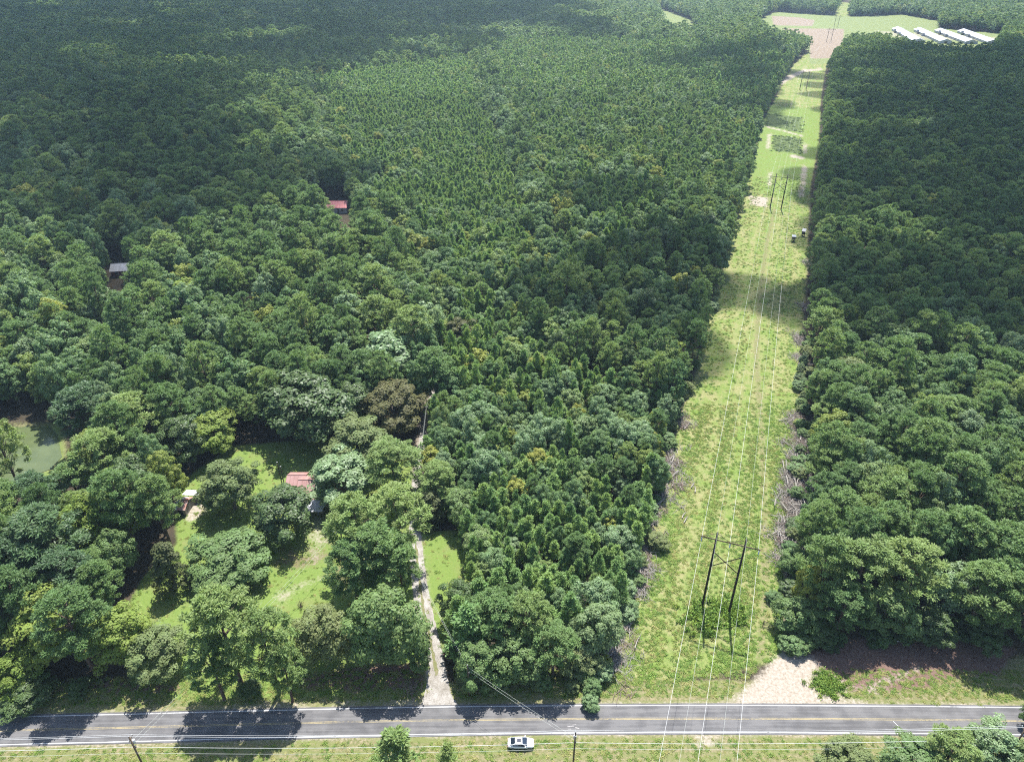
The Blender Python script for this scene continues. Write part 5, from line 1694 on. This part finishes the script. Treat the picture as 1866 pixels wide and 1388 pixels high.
def weed_source(kind, seed):
    rg = np.random.default_rng(70 + seed)
    n_ = 34
    base = np.column_stack([rg.normal(0, .32, (n_, 2)), np.zeros(n_)])
    hgt = rg.uniform(.25, .8, n_)
    top = base + np.column_stack([rg.normal(0, .28, (n_, 2)), hgt])
    t = unit(top - base)
    b = unit(np.cross(t, rg.normal(size=t.shape)))
    V, F = diamonds((base + top) / 2, t, b, np.linalg.norm(top - base, axis=1) / 2, rg.uniform(.05, .13, n_))
    p = np.column_stack([rg.normal(0, .38, (26, 2)), rg.uniform(.2, .75, 26)])
    nrm = unit(rg.normal(size=p.shape) * .5 + np.array([0, 0, 1]))
    t, b = frame(nrm, rg)
    V2, F2 = diamonds(p, t, b, rg.uniform(.1, .2, 26), rg.uniform(.07, .13, 26))
    V, F = merge([(V, F), (V2, F2)])
    sh = np.repeat(rg.random(len(F)), 4).astype(np.float32)
    return np_mesh(kind + '_source', V, F, [M[kind]], attrs=[('shade', 'FLOAT', sh)])


def weed_coll(kind):
    c = bpy.data.collections.new('source_' + kind)
    for s in range(4):
        c.objects.link(bpy.data.objects.new('%s_source_%d' % (kind, s), weed_source(kind, s)))
    return c


def spread(poly, dens, ymax=1e9):
    lo, hi = poly.min(0), poly.max(0)
    hi[1] = min(hi[1], ymax)
    n_ = int((hi[0] - lo[0]) * (hi[1] - lo[1]) * dens)
    P = rng.uniform(lo, hi, (n_, 2))
    return P[in_poly(P, poly)]


WC, WG = weed_coll('weed'), weed_coll('weed_green')
P = np.concatenate([spread(row_poly, 2.6, 180), spread(row_poly, .7, 420)])
yr = np.interp(P[:, 0], road_np[:, 0], road_np[:, 1])
P = P[P[:, 1] > yr + 6.5]
dd = poly_mask(P, gpoly(dirt_polys[0][0]), 1.5)
P = P[dd < .4]
P = P[(seg_dist(P, track_np) > 1.3) | (rng.random(len(P)) < .25)]
u_ = P[:, 0] * math.cos(R(20)) - P[:, 1] * math.sin(R(20))
P = P[rng.random(len(P)) < .62 + .38 * np.sin(u_ * .55 + np.sin(u_ * .21) * 2)]
f = np.sin(P[:, 0] * .21 + 2 * np.sin(P[:, 1] * .05)) * np.cos(P[:, 1] * .13) + rng.normal(0, .45, len(P))
edge = seg_dist(P, [tuple(q) for q in row_poly], True)
green = (f > .35) | (edge < 4.5) & (rng.random(len(P)) < .75)
for m, cl, nm, lab in ((~green, WC, 'meadow_grass', 'tawny meadow grass covering the power line clearing'), (green, WG, 'meadow_weeds', 'bright green weeds in patches and strips of the clearing')):
    Q = P[m]; n_ = len(Q)
    s = rng.uniform(.25, .62, n_)
    instancer(nm, np.column_stack([Q, np.full(n_, -.05)]), rng.integers(0, 4, n_), np.column_stack([np.zeros(n_), np.zeros(n_), rng.uniform(0, 6.28, n_)]), np.column_stack([s * 1.3, s * 1.3, s * .7]), cl, lab, 'grass')
vx = rng.uniform(-115, 125, 9000); vs_ = rng.choice([-1, 1], 9000); vo = np.where(vs_ > 0, rng.uniform(4.3, 10.5, 9000), rng.uniform(3.9, 14, 9000))
Q = np.column_stack([vx, np.interp(vx, road_np[:, 0], road_np[:, 1]) + vs_ * vo])
Q = Q[(poly_mask(Q, gpoly(dirt_polys[0][0]), 1.5) < .25) & (seg_dist(Q, drive_np) > 3.2)]
Q = np.concatenate([Q, spread(yard_poly, .5), spread(lawn2_poly, .35), spread(gpoly([(1540, 1281), (1640, 1256), (1760, 1240), (1866, 1225), (1866, 1286)]), .6)]); n_ = len(Q)
s = rng.uniform(.16, .42, n_)
instancer('verge_grass', np.column_stack([Q, np.full(n_, -.03)]), rng.integers(0, 4, n_), np.column_stack([np.zeros(n_), np.zeros(n_), rng.uniform(0, 6.28, n_)]), np.column_stack([s * 1.6, s * 1.6, s * .7]), WC, 'short tufted grass on the road verges and lawns', 'grass')
# tall weeds round the nearest power poles
Q = np.concatenate([np.array([[TW[0][0].x - 2.5, TW[0][0].y - 2.0]]) + rng.normal(0, 1, (80, 2)) * [2.0, 2.4], np.array([[TW[0][0].x + 3.2, TW[0][0].y - 1.0]]) + rng.normal(0, 1, (36, 2)) * [1.3, 1.6]])
n_ = len(Q)
instancer('tall_weeds', np.column_stack([Q, np.full(n_, -.05)]), rng.integers(0, 4, n_), np.column_stack([np.zeros(n_), np.zeros(n_), rng.uniform(0, 6.28, n_)]), np.column_stack([rng.uniform(.9, 1.4, (n_, 2)), rng.uniform(1.1, 2.0, n_)]), WG, 'tall green weeds round the feet of the nearest power poles', 'weeds')
# tussock by the dirt entrance
Q = np.array(at(1507, 1246)[:2]) + rng.normal(0, 1, (110, 2)) * [1.6, 1.2]
n_ = len(Q)
instancer('grass_tussock', np.column_stack([Q, np.full(n_, -.05)]), rng.integers(0, 4, n_), np.column_stack([np.zeros(n_), np.zeros(n_), rng.uniform(0, 6.28, n_)]), np.column_stack([rng.uniform(.6, .9, (n_, 2)), rng.uniform(.6, 1.1, n_)]), WG, 'green tussock of tall grass beside the pale dirt entrance', 'grass')
# crop rows on the two food plots
CR = weed_coll('crop')
Q = np.concatenate([spread(PLOT1, .12), spread(PLOT2, .05)])
n_ = len(Q)
instancer('plot_crop', np.column_stack([Q, np.zeros(n_)]), rng.integers(0, 4, n_), np.column_stack([np.zeros(n_), np.zeros(n_), rng.uniform(0, 6.28, n_)]), np.column_stack([rng.uniform(1.0, 1.7, (n_, 2)), rng.uniform(.5, .9, n_)]), CR, 'dark green crop on the two food plots in the clearing', 'crop')

# ------------------------------------------------------------------ fair-weather clouds overhead, out of the picture, and the haze
def cloud_mat():
    m, n, l = new_mat('cloud_vapour')
    d = n.new('ShaderNodeBsdfDiffuse'); d.inputs['Color'].default_value = (.9, .9, .9, 1)
    t = n.new('ShaderNodeBsdfTranslucent'); t.inputs['Color'].default_value = (.9, .9, .92, 1)
    x = n.new('ShaderNodeMixShader'); x.inputs[0].default_value = .5
    l.new(d.outputs[0], x.inputs[1]); l.new(t.outputs[0], x.inputs[2])
    tr = n.new('ShaderNodeBsdfTransparent')
    y = n.new('ShaderNodeMixShader'); y.inputs[0].default_value = .46
    l.new(tr.outputs[0], y.inputs[1]); l.new(x.outputs[0], y.inputs[2])
    o = n.new('ShaderNodeOutputMaterial'); l.new(y.outputs[0], o.inputs['Surface'])
    return m


M['cloud'] = cloud_mat()
bm = bmesh.new(); bmesh.ops.create_icosphere(bm, subdivisions=2, radius=1)
ICO_V = np.array([v.co[:] for v in bm.verts]); ICO_F = np.array([[v.index for v in f_.verts] for f_ in bm.faces]); bm.free()


def cloud(poly_px, alt, puff, dens, label, seed):
    rg = np.random.default_rng(seed)
    poly = gpoly([(x, y, 12) for x, y in poly_px])
    area = abs(np.sum(poly[:, 0] * np.roll(poly[:, 1], -1) - poly[:, 1] * np.roll(poly[:, 0], -1))) / 2
    st_ = puff * math.sqrt(math.pi / dens)
    lo, hi = poly.min(0), poly.max(0)
    X, Y = np.meshgrid(np.arange(lo[0], hi[0], st_), np.arange(lo[1], hi[1], st_))
    P = np.stack([X.ravel(), Y.ravel()], 1) + rg.uniform(-.5, .5, (X.size, 2)) * st_
    P = P[in_poly(P, poly)]
    P = P + rg.normal(0, .55 * puff, P.shape)
    e = seg_dist(P, poly, True)
    parts = []
    off = SUN_DIR * ((alt - 12) / SUN_DIR.z)
    for p, ed in zip(P, e):
        rad = puff * rg.uniform(.6, 1.35) * (.55 + .45 * min(1, ed / (2 * puff)))
        z = alt + rg.uniform(0, .5) * puff + min(ed, 4 * puff) * .3 * rg.random()
        k = SUN_DIR * ((z - alt) / SUN_DIR.z)
        w = 1 + .18 * np.sin(ICO_V @ rg.normal(size=3) * 3 + rg.uniform(0, 6))
        v = ICO_V * w[:, None] * rad * np.array([1, 1, .5]) + np.array([p[0] + off.x + k.x, p[1] + off.y + k.y, z])
        parts.append((v, ICO_F))
    v, f_ = merge(parts)
    o = link_mesh('cloud', np_mesh('cloud', v, f_, [M['cloud']], smooth=True))
    tag(o, label, 'cloud', kind='structure')


cloud([(1000, 610), (1020, 470), (1180, 385), (1340, 398), (1480, 392), (1492, 250), (1540, 95), (1640, 70), (2000, 80), (2250, 90), (2350, 560), (2100, 640), (1866, 650), (1600, 610), (1480, 590), (1300, 640), (1120, 660)], 620, 34, 2.9, 'broad white cumulus cloud overhead shading the right-hand plantation', 31)
cloud([(-420, 470), (0, 440), (300, 425), (500, 405), (600, 345), (592, 262), (535, 135), (700, 108), (870, 92), (925, 62), (1090, 66), (1140, 40), (1090, 6), (850, -12), (-420, -12)], 700, 62, 2.9, 'long white cumulus cloud bank overhead shading the far left wood', 32)
cloud([(1180, 95), (1420, 72), (1452, 110), (1430, 185), (1395, 215), (1330, 170)], 640, 26, 2.6, 'small white cumulus puff overhead shading the wood beside the far clearing', 33)

hm = bpy.data.materials.new('haze_air')
hm.use_nodes = True
hn = hm.node_tree
hn.nodes.clear()
pv_ = hn.nodes.new('ShaderNodeVolumePrincipled')
pv_.inputs['Color'].default_value = (.60, .80, 1.0, 1)
pv_.inputs['Density'].default_value = .00010
pv_.inputs['Anisotropy'].default_value = .2
ho = hn.nodes.new('ShaderNodeOutputMaterial')
hn.links.new(pv_.outputs[0], ho.inputs['Volume'])
hb = MB().box((0, 6500, 64), (18600, 15400, 132))
M['haze'] = hm
tag(hb.build('haze', 'haze'), 'faint blue summer haze over the far woods', 'haze', kind='stuff')
